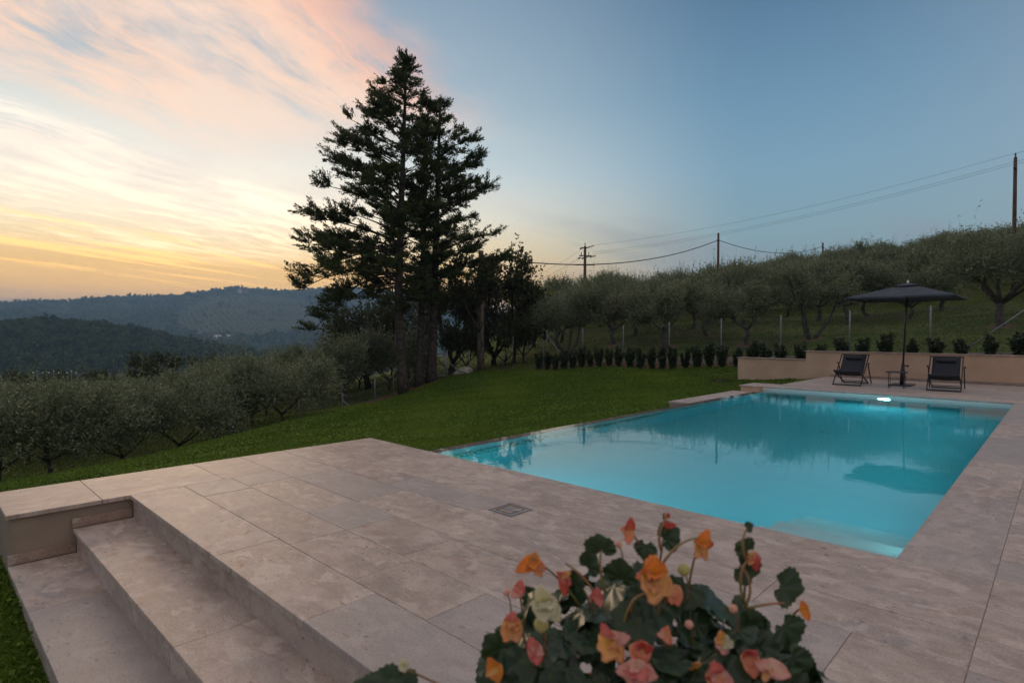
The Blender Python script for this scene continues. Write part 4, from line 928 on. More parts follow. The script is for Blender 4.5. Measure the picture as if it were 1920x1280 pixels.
for t_, h_ in ((t2, h2), (t3, h3)): m = MB(); m.lathe([(.03, -.09), (.12, -.06), (.12, .06), (.03, .09)], (0, 0, h_-.6), 8); m.build('cable_clamp', STEELD, t_)
for i, px in enumerate((71, 101, 134)):
    t_, p_, h_ = pole(px, 699, 66+i, ('leftmost', 'middle', 'rightmost')[i]+' of three tiny valley pole tops with white insulators above the lower grove', .07, .06, STEELD)
    for d in (-.55, 0, .55): m = MB(); m.lathe([(.03, 0), (.07, .04), (.03, .10), (.07, .14), (.02, .18)], rgt*d+Vector((0, 0, h_+(.12 if d == 0 else -.05))), 8); m.build('insulator', PALE, t_)
    m = MB(); m.bar(Vector((0, 0, h_-.08))-rgt*.6, Vector((0, 0, h_-.08))+rgt*.6, .06, .06); m.build('crossarm', STEELD, t_)

# ------------------------------------------------------------------ hills, woods, houses
def az_of(px): return YAW-math.atan((960-px)/FPX)
def hz(px, py, r): rel = az_of(px)-YAW; return EYE+r*math.cos(rel)*(624-py)/FPX
RID = [(-400, 575), (-100, 570), (0, 568), (40, 564), (140, 563), (160, 559), (250, 557), (330, 556), (400, 547), (430, 543), (480, 543), (540, 547), (600, 542), (660, 540), (740, 549), (850, 570), (1000, 592), (1150, 620)]
RA = np.array([az_of(p[0]) for p in RID]); RZ = np.array([hz(p[0], p[1]+6+6*max(0, 1-max(p[0], 0)/400), 2600) for p in RID])
MID = [(-500, 640), (-150, 622), (0, 608), (90, 600), (200, 607), (300, 625), (400, 645), (480, 658), (600, 676), (760, 690)]
MA = np.array([az_of(p[0]) for p in MID]); MZ = np.array([hz(p[0], p[1]+13, 680) for p in MID])
def S(t): t = np.clip(t, 0, 1); return t*t*(3-2*t)
def far_z(a, r):
    top = np.interp(a, RA, RZ); x, y = r*np.sin(a), r*np.cos(a); up = S((r-1000)/1600)
    z = -46+(top+46)*up*.0+(top+46)*(.55*up+.45*np.clip((r-1000)/1600, 0, 1)); z = np.where(r > 2600, top-(r-2600)*.12, z)
    return z+hill_noise(x*.6, y*.6)*13*np.clip(up*(1-up)*4, 0, 1)
def mid_z(a, r):
    top = np.interp(a, MA, MZ); up = S((r-300)/380); z = -47+(top+47)*up; z = np.where(r > 680, top-(r-680)*.22, z)
    return z+hill_noise(r*np.sin(a)*2, r*np.cos(a)*2)*2.2*np.clip(up*(1-up)*4, 0, 1)
def in_field(a, r):
    px = 960-FPX*np.tan(YAW-a); return (((px-470)/150)**2+((r-1800)/430)**2 < 1) | (((px-60)/150)**2+((r-1500)/160)**2 < 1)
def hill(name, fn, a0, a1, na, r0, r1, nr, field):
    m, N, p, o = new_mat(name+'_cover'); tc = N.n('ShaderNodeTexCoord').outputs['Object']; n = N.noise(tc, .012, 6, .6); n2 = N.noise(tc, .12, 5, .65)
    c = N.mix(N.sm(n, .4, .6), (.028, .040, .020), (.052, .064, .032)); c = N.mix(N.sm(n2, .4, .65, 0, .6), c, (.02, .03, .016))
    fa = N.n('ShaderNodeAttribute', attribute_name='field').outputs['Fac']; c = N.mix(N.m('MULTIPLY', fa, .65), c, N.mix(n2, (.10, .105, .065), (.14, .135, .085)))
    N.put(p.inputs['Base Color'], c); p.inputs['Roughness'].default_value = .95; p.inputs['Specular IOR Level'].default_value = .05
    A, R_ = np.meshgrid(np.linspace(a0, a1, na), np.linspace(r0, r1, nr), indexing='ij'); z = fn(A, R_); v = np.stack([R_*np.sin(A), R_*np.cos(A), z], -1).reshape(-1, 3)
    i, j = np.meshgrid(np.arange(na-1), np.arange(nr-1), indexing='ij'); F = np.stack([i*nr+j, i*nr+j+1, (i+1)*nr+j+1, (i+1)*nr+j], -1).reshape(-1, 4)
    fd = in_field(A, R_).astype(float).ravel() if field else np.zeros(v.shape[0]); tag(np_mesh(name, v, F, m, None, {'field': fd}, True), kind='structure')
hill('far_hills', far_z, RA[0], RA[-1], 300, 1000, 3300, 110, True)
hill('wooded_hill', mid_z, MA[0], MA[-1], 200, 300, 900, 70, False)
def wood(name, fn, a0, a1, r0, r1, n, per, rad, leaf, field, seed, label, edge=None):
    g = np.random.default_rng(seed); a = g.uniform(a0, a1, n); r = np.sqrt(g.uniform(r0*r0, r1*r1, n))
    if edge: k = n//6; r[:k] = edge+g.normal(size=k)*12
    if field: ok = ~(in_field(a, r) & (g.random(n) < .96)); a, r = a[ok], r[ok]
    n = len(a); c = np.stack([r*np.sin(a), r*np.cos(a), fn(a, r)], 1); s = rad*np.clip(g.lognormal(0, .28, n), .5, 2.0); c[:, 2] += s*.55
    d = unit(g.normal(size=(n, per, 3))); d[..., 2] = np.abs(d[..., 2])*1.0-.2; pos = c[:, None]+d*(s[:, None]*g.uniform(.55, 1.0, (n, per)))[..., None]
    dr = unit(d+g.normal(size=(n, per, 3))*.8); m = n*per; tint = np.clip(np.repeat(g.random(n)*.7, per)+g.random(m)*.3, 0, 1); L = np.repeat(s, per)*leaf
    v, f = leaf_quads(pos.reshape(-1, 3), dr.reshape(-1, 3), L*g.uniform(.7, 1.2, m), L*.75, g); tag(np_mesh(name, v, f, FARF, None, {'tint': np.repeat(tint, 4)}), label, 'woodland', None, 'stuff')
wood('hillside_wood', mid_z, MA[0]+.02, az_of(600), 330, 720, 3600, 42, 3.4, .62, False, 71, 'dense dark green wood covering the near hill on the left', 682)
wood('distant_wood', far_z, RA[0]+.01, az_of(900), 1050, 2640, 6500, 9, 7.0, 1.0, True, 72, 'hazy blue wood and groves covering the far hills on the horizon', 2598)
def field_rows():
    g = np.random.default_rng(73); P = []
    for i in range(70):
        for j in range(60):
            x, y = 1800*math.sin(az_of(470))+(i-35)*13+(j-30)*3, 1800*math.cos(az_of(470))+(j-30)*15; P.append((x+g.normal()*1.2, y+g.normal()*1.2))
    P = np.array(P); a = np.arctan2(P[:, 0], P[:, 1]); r = np.hypot(P[:, 0], P[:, 1]); ok = in_field(a, r); a, r, P = a[ok], r[ok], P[ok]; n = len(P); per = 5
    c = np.stack([P[:, 0], P[:, 1], far_z(a, r)+1.2], 1); d = unit(g.normal(size=(n, per, 3))); pos = c[:, None]+d*1.1; m = n*per
    v, f = leaf_quads(pos.reshape(-1, 3), unit(d+g.normal(size=(n, per, 3))).reshape(-1, 3), g.uniform(2.2, 3.6, m), 2.6, g); tag(np_mesh('orchard_rows', v, f, FARF, None, {'tint': np.repeat(g.random(m)*.6, 4)}), 'rows of small trees in the pale field on the far hill', 'orchard', None, 'stuff')
field_rows()
HW = plain('house_wall', (.55, .47, .38), (.66, .58, .48), .9, .3, 0); HR = plain('house_roof', (.33, .19, .13), (.42, .26, .18), .9, .3, 0)
for px, r, w, h, fn, lab in ((462, 2500, 26, 10, far_z, 'tiny pale house high on the far ridge, uppermost of the distant houses'), (455, 2330, 34, 9, far_z, 'long pale farmhouse just below the house on the far ridge'), (360, 2440, 22, 9, far_z, 'small pale house on the far slope left of the ridge summit'),
                              (416, 1330, 30, 7, far_z, 'low long building with a pale roof at the foot of the far field'), (13, 640, 5, 4, mid_z, 'small reddish house half hidden in the wood at the far left')):
    a = az_of(px); z = float(fn(np.array([a]), np.array([r]))[0]); t = thing('distant_house', lab, 'house', (r*math.sin(a), r*math.cos(a), z), -a+.4)
    d = w*.55; m = MB(); m.box((-w/2, -d/2, -4), (w/2, d/2, h)); m.build('wall', HW, t)
    m = MB(); e = w/2+.6; f = d/2+.6; m.add([(-e, -f, h), (e, -f, h), (e, f, h), (-e, f, h), (-e, 0, h+d*.28), (e, 0, h+d*.28)], [(0, 1, 5, 4), (2, 3, 4, 5), (0, 4, 3), (1, 2, 5), (0, 3, 2, 1)]); m.build('roof', HR if px != 416 else HW, t)

# ------------------------------------------------------------------ ground cover
make_ground()
def blades(name, P, h, w, mat, label, cat, g, tint=None, lean=.45):
    n = len(P); z = terrain(P[:, 0], P[:, 1]); b = np.stack([P[:, 0], P[:, 1], z-.01], 1); a = g.uniform(0, 6.283, n); s = np.stack([np.cos(a), np.sin(a), np.zeros(n)], 1)*(w*.5)[:, None]
    l = g.normal(size=(n, 3))*lean; l[:, 2] = 0; d = unit(np.array([0, 0, 1.0])+l); mid = b+d*(h*.55)[:, None]; tip = b+d*h[:, None]+l*(h*.55)[:, None]; tip[:, 2] -= h*.12
    v = np.stack([b-s*.7, b+s*.7, mid+s, tip, mid-s], 1).reshape(-1, 3); f = np.arange(5*n).reshape(n, 5)
    t = np.repeat(g.random(n) if tint is None else tint, 5); return tag(np_mesh(name, v, f, mat, None, {'tint': t}), label, cat, None, 'stuff')
def make_grass():
    g = np.random.default_rng(81); lo, hi = LAWN.min(0), LAWN.max(0); M = 2600000
    P = lo+(hi-lo)*g.random((M, 2)); D = P@np.array([math.sin(YAW), math.cos(YAW)]); lat = P@np.array([math.cos(YAW), -math.sin(YAW)])
    rr = np.hypot(P[:, 0], P[:, 1]); ok = (D > 2.5) & (np.abs(lat) < D*.93+.8) & (g.random(M) < np.clip((5.2/rr)**1.35, 0, 1)); P = P[ok]; rr = rr[ok]
    ok = inside(P, LAWN); P, rr = P[ok], rr[ok]
    bare = np.sin(P[:, 0]*1.7+1)*np.cos(P[:, 1]*1.3)+np.sin(P[:, 0]*.6-P[:, 1]*.9); ok = (g.random(len(P)) < .75+.25*bare); P, rr, bare = P[ok], rr[ok], bare[ok]
    n = len(P); de = dist_poly(P, EDGE); tall = 1+.9*np.clip(1-de/.9, 0, 1)+.35*np.clip(np.sin(P[:, 0]*2.9+P[:, 1]*.7)*np.sin(P[:, 1]*3.3-P[:, 0]*.8), 0, 1)
    blades('lawn_grass', P, g.uniform(.030, .062, n)*tall*np.clip(rr/14, 1, 1.5), g.uniform(.006, .011, n)*np.clip(rr/6.5, 1, 3.6), GRASS, 'short bright green grass and clover of the lawn', 'grass', g, np.clip(.35+.2*bare+g.normal(size=n)*.24, 0, 1))
    # clover-like bank along the left lawn edge: little round leaves
    M = 60000; t = g.random(M); seg = EDGE[1:8]; i = g.integers(0, len(seg)-1, M); A = np.array(seg); P = A[i]+(A[i+1]-A[i])*t[:, None]+g.normal(size=(M, 2))*.55; n = M
    rr = np.hypot(P[:, 0], P[:, 1]); z = terrain(P[:, 0], P[:, 1])+g.uniform(.01, .09, n); d = unit(g.normal(size=(n, 3))*np.array([1, 1, .35])+np.array([0, 0, .25]))
    sz = g.uniform(.018, .034, n)*np.clip(rr/9, 1, 2); v, f = leaf_quads(np.stack([P[:, 0], P[:, 1], z], 1), d, sz, sz*.9, g)
    tag(np_mesh('clover', v, f, GRASS, None, {'tint': np.repeat(np.clip(g.random(n)*.8, 0, 1), 4)}), 'taller clover growing along the bank below the terrace', 'clover', None, 'stuff')
    # broad-leaved weeds in loose patches through the near lawn
    M = 700000; P = lo+(hi-lo)*g.random((M, 2)); rr = np.hypot(P[:, 0], P[:, 1]); pat = np.sin(P[:, 0]*2.1+1.3*np.sin(P[:, 1]*1.1))*np.sin(P[:, 1]*2.4+.9*np.cos(P[:, 0]*1.7))
    ok = inside(P, LAWN) & (rr < 17) & (g.random(M) < np.clip((7/rr)**1.5, 0, 1)*np.clip(.25+pat, 0, 1)); P, rr = P[ok], rr[ok]; n = len(P)
    z = terrain(P[:, 0], P[:, 1])+g.uniform(.015, .055, n); d = unit(g.normal(size=(n, 3))*np.array([1, 1, .3])+np.array([0, 0, .2])); sz = g.uniform(.020, .040, n)*np.clip(rr/8, 1, 1.8)
    v, f = leaf_quads(np.stack([P[:, 0], P[:, 1], z], 1), d, sz, sz*.8, g)
    tag(np_mesh('lawn_weeds', v, f, GRASS, None, {'tint': np.repeat(np.clip(g.random(n)*.9, 0, 1), 4)}), 'low broad-leaved weeds growing in patches through the lawn', 'weeds', None, 'stuff')
    # rough meadow on the hillside and in the grove
    M = 420000; px = g.uniform(-60, 2000, M); D = np.exp(g.uniform(math.log(12), math.log(72), M)); fx, fy = math.sin(YAW), math.cos(YAW); l = (px-960)/FPX*D
    P = np.stack([fx*D+math.cos(YAW)*l, fy*D-math.sin(YAW)*l], 1); ok = ~inside(P, LAWN) & ~((P[:, 0] < 22.6) & (P[:, 1] < 9.5)) & (dist_poly(P, PATH) > .9)
    for ox, oy, r_ in OLIVES: ok &= np.hypot(P[:, 0]-ox, P[:, 1]-oy) > r_*g.uniform(.7, 1.1, M)
    ok &= g.random(M) < .42
    P = P[ok]; n = len(P); rr = np.hypot(P[:, 0], P[:, 1])
    blades('meadow_grass', P, g.uniform(.05, .13, n), g.uniform(.014, .03, n)*np.clip(rr/22, .8, 2.5), MEADOW, 'rough meadow grass under the olive trees', 'grass', g)
make_grass()
def soil_plant():
    g = np.random.default_rng(91); B = np.array([19.35, 8.55, tz(19.35, 8.55)]); n = 420; pos = B+g.normal(size=(n, 3))*np.array([.28, .30, .06])+np.array([0, 0, .12]); d = unit(g.normal(size=(n, 3))+np.array([0, 0, .8]))
    t = thing('low_plant', 'low straggly plant on bare soil at the lower end of the garden wall', 'plant', B); leaf_obj('foliage', pos-B, d, g.uniform(.05, .12, n), g.uniform(.012, .03, n), g.random(n), MEADOW, g, t)
    m = MB(); m.lathe([(.36, -.05), (.3, .02), (.15, .04), (.02, .05)], n=18); m.build('soil_mound', SOILP, t)
soil_plant()

# ------------------------------------------------------------------ begonia in the foreground
def petal_mat(name, stops, rough=.5, tr=.45):
    m, N, p, o = new_mat(name); t = N.n('ShaderNodeAttribute', attribute_name='tint').outputs['Fac']; tc = N.n('ShaderNodeTexCoord').outputs['Object']
    t2 = N.m('ADD', t, N.m('MULTIPLY', N.m('SUBTRACT', N.noise(tc, 70, 4, .6), .5), .35)); c = N.ramp(t2, stops); N.put(p.inputs['Base Color'], c); p.inputs['Roughness'].default_value = rough
    b = N.n('ShaderNodeBsdfTranslucent'); N.put(b.inputs[0], c); mx = N.n('ShaderNodeMixShader'); mx.inputs[0].default_value = tr; N.put(mx.inputs[1], p.outputs[0]); N.put(mx.inputs[2], b.outputs[0]); N.put(o.inputs[0], mx.outputs[0])
    bump(N, p, N.noise(tc, 160, 3, .6), .2, .001); return m
PET = {'orange': petal_mat('orange_petal', [(0, (.85, .52, .05)), (.45, (.90, .40, .06)), (1, (.90, .32, .09))]),
       'gold': petal_mat('golden_petal', [(0, (.80, .50, .06)), (.5, (.90, .56, .16)), (1, (.90, .46, .28))]),
       'peach': petal_mat('peach_petal', [(0, (.85, .50, .18)), (.5, (.90, .44, .24)), (1, (.88, .30, .22))]),
       'red': petal_mat('red_petal', [(0, (.80, .34, .14)), (.5, (.74, .18, .11)), (1, (.66, .09, .08))]),
       'pink': petal_mat('pink_petal', [(0, (.85, .52, .38)), (.5, (.84, .34, .28)), (1, (.80, .20, .20))]),
       'blush': petal_mat('blush_petal', [(0, (.86, .70, .50)), (.6, (.88, .56, .46)), (1, (.84, .38, .34))]),
       'cream': petal_mat('cream_petal', [(0, (.62, .56, .22)), (.5, (.76, .72, .48)), (1, (.80, .77, .58))])}
STEMM = plain('begonia_stem', (.20, .17, .04), (.30, .13, .06), .5, 30, .1, .001, 300)
def petal_mesh(L, W, cup, curl, ruf, mat, seed):
    g = random.Random(seed); vs, fs, ts = [], [], []; nu, nv = 11, 9; ph = g.uniform(0, 6)
    for i in range(nu):
        u = i/(nu-1); w = W*.5*max(.12, (1-abs(2*u**.62-1)**2.4))**.5
        for j in range(nv):
            v = j/(nv-1)*2-1; r = ruf*W*u*abs(v)*math.sin(u*13+v*5+ph); x = L*(u-.10*u*u*v*v)
            vs.append((x, v*w, cup*W*(v*v)*.28*math.sin(math.pi*u*.8)+curl*L*(u*u)+r)); ts.append(min(1, max(0, u*.75+abs(v)*.3)))
    for i in range(nu-1):
        for j in range(nv-1): q = i*nv+j; fs.append((q, q+1, q+nv+1, q+nv))
    o = np_mesh('petal', vs, fs, mat, None, {'tint': ts}, True, False); md = o.modifiers.new('thick', 'SOLIDIFY'); md.thickness = .0007; return o
def leaf_mesh_b(seed):
    g = random.Random(seed); n = 34; L = 1.0; vs, fs, ts = [(.0, 0, 0)], [], [.4]; rows = 5
    for k in range(n+1):
        a = -2.55+5.1*k/n; asym = 1.0 if a > 0 else .80
        rad = (.40+.60*max(0, math.cos(a*.5))**2.2)*asym*(1+.045*(1 if k % 2 else -1)*(abs(a) < 2.4)+.05*math.sin(a*5+seed))
        for r in range(1, rows+1):
            q = r/rows; x = .10+math.cos(a)*rad*q*.72; y = math.sin(a)*rad*q*.95
            vs.append((x, y, .22*abs(y)*q-.26*q*q*(x*.8+.1)+.035*math.sin(a*7+seed)*q)); ts.append(min(1, .25+.5*q*(.5+.5*math.cos(a*7))+g.uniform(-.1, .1)))
    for k in range(n):
        a, b = 1+k*rows, 1+(k+1)*rows; fs.append((0, a, b, b))
        for r in range(rows-1): fs.append((a+r, a+r+1, b+r+1, b+r))
    me = bpy.data.meshes.new('leaf'); me.from_pydata(vs, [], [tuple(dict.fromkeys(f)) for f in fs]); me.materials.append(BEGL); at_ = me.attributes.new('tint', 'FLOAT', 'POINT'); at_.data.foreach_set('value', ts)
    for p in me.polygons: p.use_smooth = True
    return me
def orient(o, d, roll=0.0, up=(0, 0, 1)):
    d = Vector(d).normalized(); z = Vector(up)-d*Vector(up).dot(d)
    if z.length < .05: z = Vector((1, 0, 0))-d*d.x
    z.normalize(); y = z.cross(d); M = Matrix((d, y, z)).transposed() @ Matrix.Rotation(roll, 3, 'X'); o.rotation_euler = M.to_euler()
def begonia():
    C = at(1215, 1325, .86); root = thing('begonia_plant', 'potted begonia with orange, pink and cream flowers in the foreground', 'potted plant', C); g = random.Random(5)
    rt, up, bk = Vector((math.cos(YAW), -math.sin(YAW), 0)), Vector((0, 0, 1)), -Vector((math.sin(YAW), math.cos(YAW), 0))
    LM = [leaf_mesh_b(i) for i in range(5)]
    def add_leaf(p, d, s, roll=0.0, nrm=(0, 0, 1)):
        o = bpy.data.objects.new('leaf', LM[g.randrange(5)]); link(o, root); o.location = p; orient(o, d, roll, nrm); o.scale = (s, s*g.uniform(.85, 1.1), s); return o
    def stem(pts, r=.0035): m = MB(); n = 9; P = [Vector(p) for p in pts]
    def curve(a, b, c, r=.0032):
        m = MB(); a, b, c = Vector(a), Vector(b), Vector(c); m.tube([a*(1-t)**2+b*2*t*(1-t)+c*t*t for t in [i/8 for i in range(9)]], [r*.58-.22*r*i/8 for i in range(9)], 7); m.build('stem', STEMM, root)
    # leaves on a dome, plus an inner layer
    for k in range(78):
        th = g.uniform(0, 6.283) if k % 5 < 2 else g.uniform(.2, 2.94); h = g.uniform(-.15, 1.0); rr = math.sqrt(max(0, 1-h*abs(h))) ; sc = 1.0 if k < 62 else .72
        n = Vector((0, 0, 0))+rt*(math.cos(th)*rr)+bk*(math.sin(th)*rr)+up*h
        p = rt*(math.cos(th)*rr*.255*sc)+bk*(math.sin(th)*rr*.21*sc)+up*(h*.165*sc+.01)
        t = (rt*math.cos(th)+bk*math.sin(th))*(.75)+up*g.uniform(-.55, .25)+Vector((g.gauss(0, .3), g.gauss(0, .3), g.gauss(0, .2)))
        add_leaf(p-t.normalized()*.03, t, g.uniform(.036, .060), g.gauss(0, .3), n+up*.4+bk*.5)
    inner, fi, ti = [], [], []
    for k in range(520):                                      # small inner leaves, too many to lift one by one
        th = g.uniform(0, 6.283) if k % 3 else g.uniform(.3, 2.84); h = g.uniform(-.3, .95); rr = math.sqrt(max(0, 1-h*abs(h))); q = g.uniform(.60, 1.0)
        p = rt*(math.cos(th)*rr*.255*q)+bk*(math.sin(th)*rr*.21*q)+up*(h*.165*q+.005); t = rt*math.cos(th)*.7+bk*math.sin(th)*.7+up*g.uniform(-.5, .4)+Vector((g.gauss(0, .3), g.gauss(0, .3), g.gauss(0, .2)))
        e = bpy.data.objects.new('tmp', None); orient(e, t, g.gauss(0, .3), p.normalized()+up*.4+bk*.5); M = Matrix.Translation(p) @ e.rotation_euler.to_matrix().to_4x4() @ Matrix.Scale(g.uniform(.028, .050), 4); bpy.data.objects.remove(e)
        me = LM[k % 5]; b0 = len(inner); inner += [tuple(M @ v.co) for v in me.vertices]; fi += [tuple(i+b0 for i in f.vertices) for f in me.polygons]; ti += [d.value for d in me.attributes['tint'].data]
    me = bpy.data.meshes.new('small_leaves'); me.from_pydata(inner, [], fi); me.materials.append(BEGL); a_ = me.attributes.new('tint', 'FLOAT', 'POINT'); a_.data.foreach_set('value', ti)
    for f in me.polygons: f.use_smooth = True
    so_ = link(bpy.data.objects.new('small_leaves', me), root); so_['kind'] = 'stuff'
    def P(px, py, D): return at(px, py, D)-C
    def flower(px, py, D, petals, label=None):
        c = P(px, py, D); f = thing('flower', None, None, c, 0, None, root)
        if label: f['label'] = label
        big = max(p[4] for p in petals); pl = list(petals)
        if big > .027: pl += [(k_, dx+g.gauss(0, .45), dy+g.gauss(0, .45), dz+g.uniform(.2, .6), L*g.uniform(.55, .8), W*g.uniform(.6, .85), cu, cr-.1, rf+.05) for k_, dx, dy, dz, L, W, cu, cr, rf in petals]
        for i, (kind, dx, dy, dz, L, W, cup, curl, ruf) in enumerate(pl):
            o = petal_mesh(L*.86, W*.90, cup, curl, ruf+.05, PET[kind], i*7+px); link(o, f); d = rt*dx+up*dy+bk*dz; o.location = d.normalized()*-.004; orient(o, d, g.gauss(0, .15), bk*1.0+up*.15 if abs(dz) < .8 else up)
        return c
    cen = MB()
    # px, py, depth, petals (kind, right, up, towards camera, length, width, cup, curl, ruffle)
    F = [(1180, 994, .80, [('red', .15, 1, .2, .026, .017, .3, -.15, .05), ('peach', -.1, -1, .3, .026, .017, .3, -.1, .05), ('peach', -1, .25, .3, .020, .016, .3, -.1, .05)], (1215, 1090)),
         (1252, 984, .82, [('red', 1, .05, .2, .018, .011, .4, .1, .03), ('red', -.9, .1, .3, .014, .011, .4, .1, .03), ('pink', .2, .5, .5, .012, .010, .4, .1, .03)], (1235, 1075)),
         (1252, 966, .82, [('red', .1, 1, .1, .010, .008, .4, .1, .03), ('pink', .4, .6, .4, .009, .007, .4, .1, 0)], (1250, 990)),
         (1314, 1020, .80, [('orange', .35, .8, .5, .028, .024, .6, -.5, .08), ('gold', -.55, -.8, .4, .030, .019, .3, .1, .10), ('gold', .25, -1, .4, .030, .016, .3, .1, .12), ('red', .8, .1, .3, .024, .018, .5, -.5, .05), ('peach', -1, -.4, .3, .018, .012, .3, 0, .1)], (1290, 1110)),
         (1411, 1040, .80, [('red', .25, -1, .4, .030, .019, .6, -.2, .04), ('pink', .45, -.8, .1, .026, .015, .5, -.2, .04), ('gold', -.5, -.6, .5, .024, .013, .4, 0, .08)], (1395, 1130)),
         (1000, 1050, .80, [('orange', -.75, -.35, .5, .036, .024, .6, -.3, .08), ('gold', .2, .7, .3, .024, .016, .4, 0, .12), ('orange', .1, -.2, 1, .024, .024, .5, -.2, .06), ('peach', .8, -.5, .3, .030, .016, .4, 0, .06), ('gold', .55, -1, .2, .034, .018, .4, 0, .1)], (1090, 1140)),
         (1055, 1078, .79, [('red', .1, -1, .35, .036, .016, .5, -.1, .04), ('pink', .55, -.6, .3, .024, .014, .5, -.1, .04), ('gold', .6, .3, .2, .02, .012, .4, 0, .1), ('pink', -.7, .5, .2, .018, .010, .4, 0, .05)], (1110, 1150)),
         (1224, 1078, .74, [('orange', .05, .9, .45, .034, .040, .35, -.35, .06), ('gold', -.10, -.8, .75, .046, .040, .25, -.10, .10), ('gold', .65, -.6, .55, .042, .034, .25, -.12, .12), ('peach', -1, .05, .35, .034, .026, .25, 0, .08), ('gold', .1, -.1, 1, .018, .030, .3, -.1, .1)], (1240, 1160)),
         (1262, 1102, .75, [('peach', .25, -1, .5, .030, .022, .4, -.1, .06), ('peach', -.25, -.9, .6, .028, .018, .4, -.1, .06)], (1245, 1150)),
         (974, 1104, .78, [('pink', .05, .8, .6, .018, .020, .7, -.5, .02), ('pink', .2, .2, 1, .016, .018, .7, -.4, .02), ('blush', -.7, -.5, .5, .022, .020, .5, -.1, .04)], (985, 1180)),
         (1022, 1128, .73, [('cream', -.35, .9, .4, .032, .026, .4, -.25, .04), ('cream', -.1, -.5, .9, .034, .036, .35, -.2, .05), ('cream', .75, -.75, .45, .038, .028, .35, -.1, .05), ('cream', .3, .3, .9, .026, .030, .3, -.3, .04)], (1020, 1200)),
         (960, 1166, .76, [('pink', 0, .85, .4, .020, .024, .5, -.4, .04), ('gold', -.45, -.9, .5, .034, .026, .3, 0, .14), ('gold', .35, -.9, .6, .034, .026, .3, 0, .14), ('gold', -.2, -.1, 1, .02, .026, .3, 0, .1)], (990, 1230)),
         (1117, 1118, .78, [('pink', .1, .7, .6, .020, .022, .7, -.4, .02), ('pink', .5, -.3, .8, .020, .020, .7, -.4, .02), ('pink', -.6, .1, .7, .015, .016, .6, -.3, .02)], (1120, 1180)),
         (1002, 1212, .74, [('pink', -.35, .8, .5, .022, .020, .6, -.3, .03), ('pink', .2, -1, .5, .030, .022, .5, -.2, .03), ('blush', .6, -.3, .5, .022, .018, .4, -.1, .05)], (1020, 1270)),
         (1143, 1196, .72, [('pink', -.5, .8, .4, .030, .018, .4, -.3, .05), ('gold', -.35, -.7, .7, .038, .034, .3, 0, .14), ('gold', .55, -.9, .5, .040, .026, .3, 0, .14), ('blush', .9, .2, .5, .034, .022, .4, -.2, .06)], (1170, 1270)),
         (1199, 1210, .71, [('red', .85, .25, .4, .026, .020, .5, .15, .03), ('pink', -.6, .35, .4, .020, .018, .5, .1, .03), ('peach', 0, -1, .5, .032, .030, .5, -.2, .05)], (1200, 1290)),
         (1192, 1252, .70, [('blush', -.9, .1, .6, .034, .026, .4, -.3, .05), ('pink', .1, .3, .8, .026, .040, .4, -.5, .04), ('blush', .8, -.2, .6, .034, .028, .4, -.3, .05), ('blush', 0, -1, .6, .032, .034, .4, -.2, .05)], (1195, 1310)),
         (1246, 1186, .73, [('blush', -.9, .15, .4, .020, .014, .3, .1, .08), ('peach', .3, .9, .3, .018, .014, .4, -.1, .04), ('peach', .5, -.8, .4, .022, .015, .4, 0, .05)], (1250, 1240)),
         (1352, 1198, .74, [('gold', -.2, .8, .4, .026, .014, .3, 0, .12), ('cream', .7, -.2, .6, .024, .020, .3, 0, .12), ('blush', .1, -1, .5, .026, .022, .3, 0, .12), ('gold', -.8, -.2, .5, .016, .014, .3, 0, .1)], (1345, 1260)),
         (1403, 1226, .72, [('red', -.5, .7, .4, .022, .020, .4, .15, .03), ('pink', .45, .65, .4, .022, .018, .4, .15, .03), ('peach', .2, -1, .5, .036, .026, .5, -.1, .05)], (1390, 1290)),
         (1440, 1248, .71, [('blush', .9, -.25, .4, .036, .024, .5, -.2, .03), ('blush', -.7, .3, .4, .028, .020, .5, -.2, .03), ('gold', -.5, -.8, .5, .028, .014, .3, 0, .15)], (1420, 1300)),
         (1342, 1262, .71, [('pink', -.2, .8, .5, .026, .026, .6, -.3, .03), ('blush', .8, -.3, .5, .030, .022, .5, -.1, .05), ('peach', .1, -1, .5, .030, .03, .5, -.1, .04), ('red', -1, -.3, .3, .022, .012, .5, 0, 0)], (1340, 1310)),
         (1507, 1142, .80, [('orange', -.2, .9, .3, .020, .014, .5, -.2, .04), ('orange', .3, -.8, .4, .022, .014, .5, -.1, .05)], (1470, 1180)),
         (927, 1250, .76, [('orange', -.4, .7, .5, .024, .020, .6, -.3, .04), ('orange', .3, -.8, .6, .026, .024, .6, -.3, .04), ('gold', -.7, -.6, .4, .022, .016, .4, 0, .08)], (960, 1300)),
         (757, 1246, .74, [('cream', .0, .9, .4, .014, .013, .7, -.3, .02), ('cream', .2, -.7, .6, .014, .014, .7, -.3, .02)], (760, 1300)),
         (1302, 1248, .74, [('gold', -.8, .2, .4, .020, .010, .4, .1, .1), ('gold', .5, .5, .4, .020, .010, .4, .1, .1), ('gold', 0, -.9, .4, .020, .012, .4, 0, .1)], (1300, 1300))]
    for px, py, D, pet, (sx, sy) in F:
        c = flower(px, py, D, pet); b = P(sx, sy, D+.05); mid = (b+c)/2+up*.022+rt*g.uniform(-.012, .012); curve(b, mid, c)
    for px, py, D, s in ((1282, 1068, .77, .0085), (1160, 1020, .8, .005), (1015, 1170, .73, .010), (1292, 1170, .76, .006), (1375, 1140, .77, .006), (950, 1110, .79, .005)):
        bm = MB(); bm.lathe([(s*.2, -s), (s*.8, -s*.5), (s, 0), (s*.75, s*.6), (s*.1, s)], n=12); o = bm.build('bud', PET['cream'] if s > .008 else PET['pink'], root); o.location = P(px, py, D); curve(P(px+6, py+60, D+.03), P(px+12, py+20, D+.01), P(px, py, D), .0022)
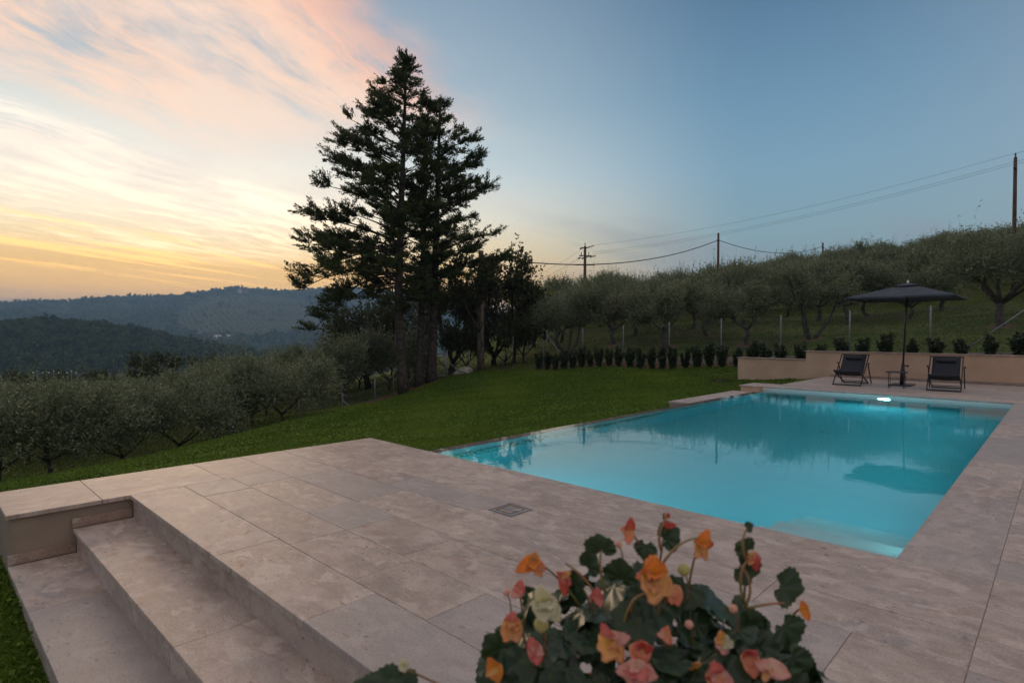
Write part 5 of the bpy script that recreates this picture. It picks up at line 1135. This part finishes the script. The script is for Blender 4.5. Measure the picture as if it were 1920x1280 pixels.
    for a, b, c in (((1395, 1130), (1375, 1070), (1411, 1040)), ((1396, 1138), (1420, 1100), (1390, 1060)), ((1400, 1140), (1440, 1130), (1470, 1130)), ((1180, 1150), (1185, 1112), (1215, 1112)), ((1165, 1190), (1170, 1150), (1190, 1120)), ((1120, 1120), (1100, 1080), (1060, 1055)), ((1240, 1030), (1228, 1000), (1250, 970)), ((1135, 1110), (1120, 1060), (1128, 1030)), ((1240, 1060), (1270, 1010), (1310, 1008)), ((1400, 1050), (1385, 1020), (1400, 990))):
        curve(P(*a, .79), P(*b, .78), P(*c, .79), .0036)
    for px, py, D, s, dx, dy in ((1129, 1020, .79, .040, .1, 1), (1258, 1005, .83, .040, .6, .3), (1205, 1030, .82, .034, -.2, -.5), (1110, 1055, .8, .034, .4, .4), (1395, 1022, .81, .036, -.5, .6), (1400, 1070, .81, .046, .8, -.5), (1168, 1070, .79, .046, .2, .7), (1478, 1105, .81, .050, .8, -.3), (1405, 988, .81, .016, 1, .2), (1080, 1085, .8, .030, .3, .6),
                                  (1478, 1185, .78, .050, .6, -.8), (1490, 1245, .76, .045, .5, -.9), (932, 1200, .78, .048, -.3, .6), (925, 1275, .76, .045, -.9, -.2)):
        s *= .82; d = rt*dx+up*dy; o = add_leaf(P(px, py, D)-d.normalized()*s*.35, d+bk*.25, s, 0, bk+up*.4)
    for px, py, s in ((735, 1292, .045), (705, 1296, .036), (768, 1298, .042)): add_leaf(P(px, py, .74), -rt*.6+up*.5, s, 0, bk+up*.6)
    curve(P(900, 1320, .80), P(800, 1270, .76), P(757, 1252, .74))
    pot = MB(); zt = -.03; pot.lathe([(.10, zt-.24), (.135, zt-.06), (.15, zt-.055), (.155, zt), (.142, zt), (.135, zt-.03), (.01, zt-.035)], n=32); pot.build('pot', TERRA, root)
    so = MB(); so.lathe([(.133, zt-.03), (.08, zt-.015), (.01, zt-.012)], n=24); so.build('soil', SOILP, root)
    h = C.z+zt-.24; t = thing('stone_pedestal', 'square stone pedestal that carries the begonia pot below the view', 'pedestal', (C.x, C.y, 0)); m = MB(); m.box((-.13, -.13, 0), (.13, .13, h-.05), .006); m.build('shaft', STUCCO, t); m = MB(); m.box((-.16, -.16, h-.049), (.16, .16, h), .006); m.build('cap', TRAVO, t)
begonia()

# ------------------------------------------------------------------ evening haze in the valley air
def haze():
    m = bpy.data.materials.new('haze_air'); m.use_nodes = True; N = NT(m.node_tree); o = N.n('ShaderNodeOutputMaterial'); v = N.n('ShaderNodeVolumePrincipled')
    v.inputs['Color'].default_value = (.42, .70, 1.0, 1); v.inputs['Density'].default_value = HAZE; v.inputs['Anisotropy'].default_value = .0; N.put(o.inputs[1], v.outputs[0])
    b = MB(); b.box((-4300, -4300, -75), (4300, 4300, 225)); tag(b.build('haze', m), kind='stuff')
HAZE = 2.6e-4
haze()
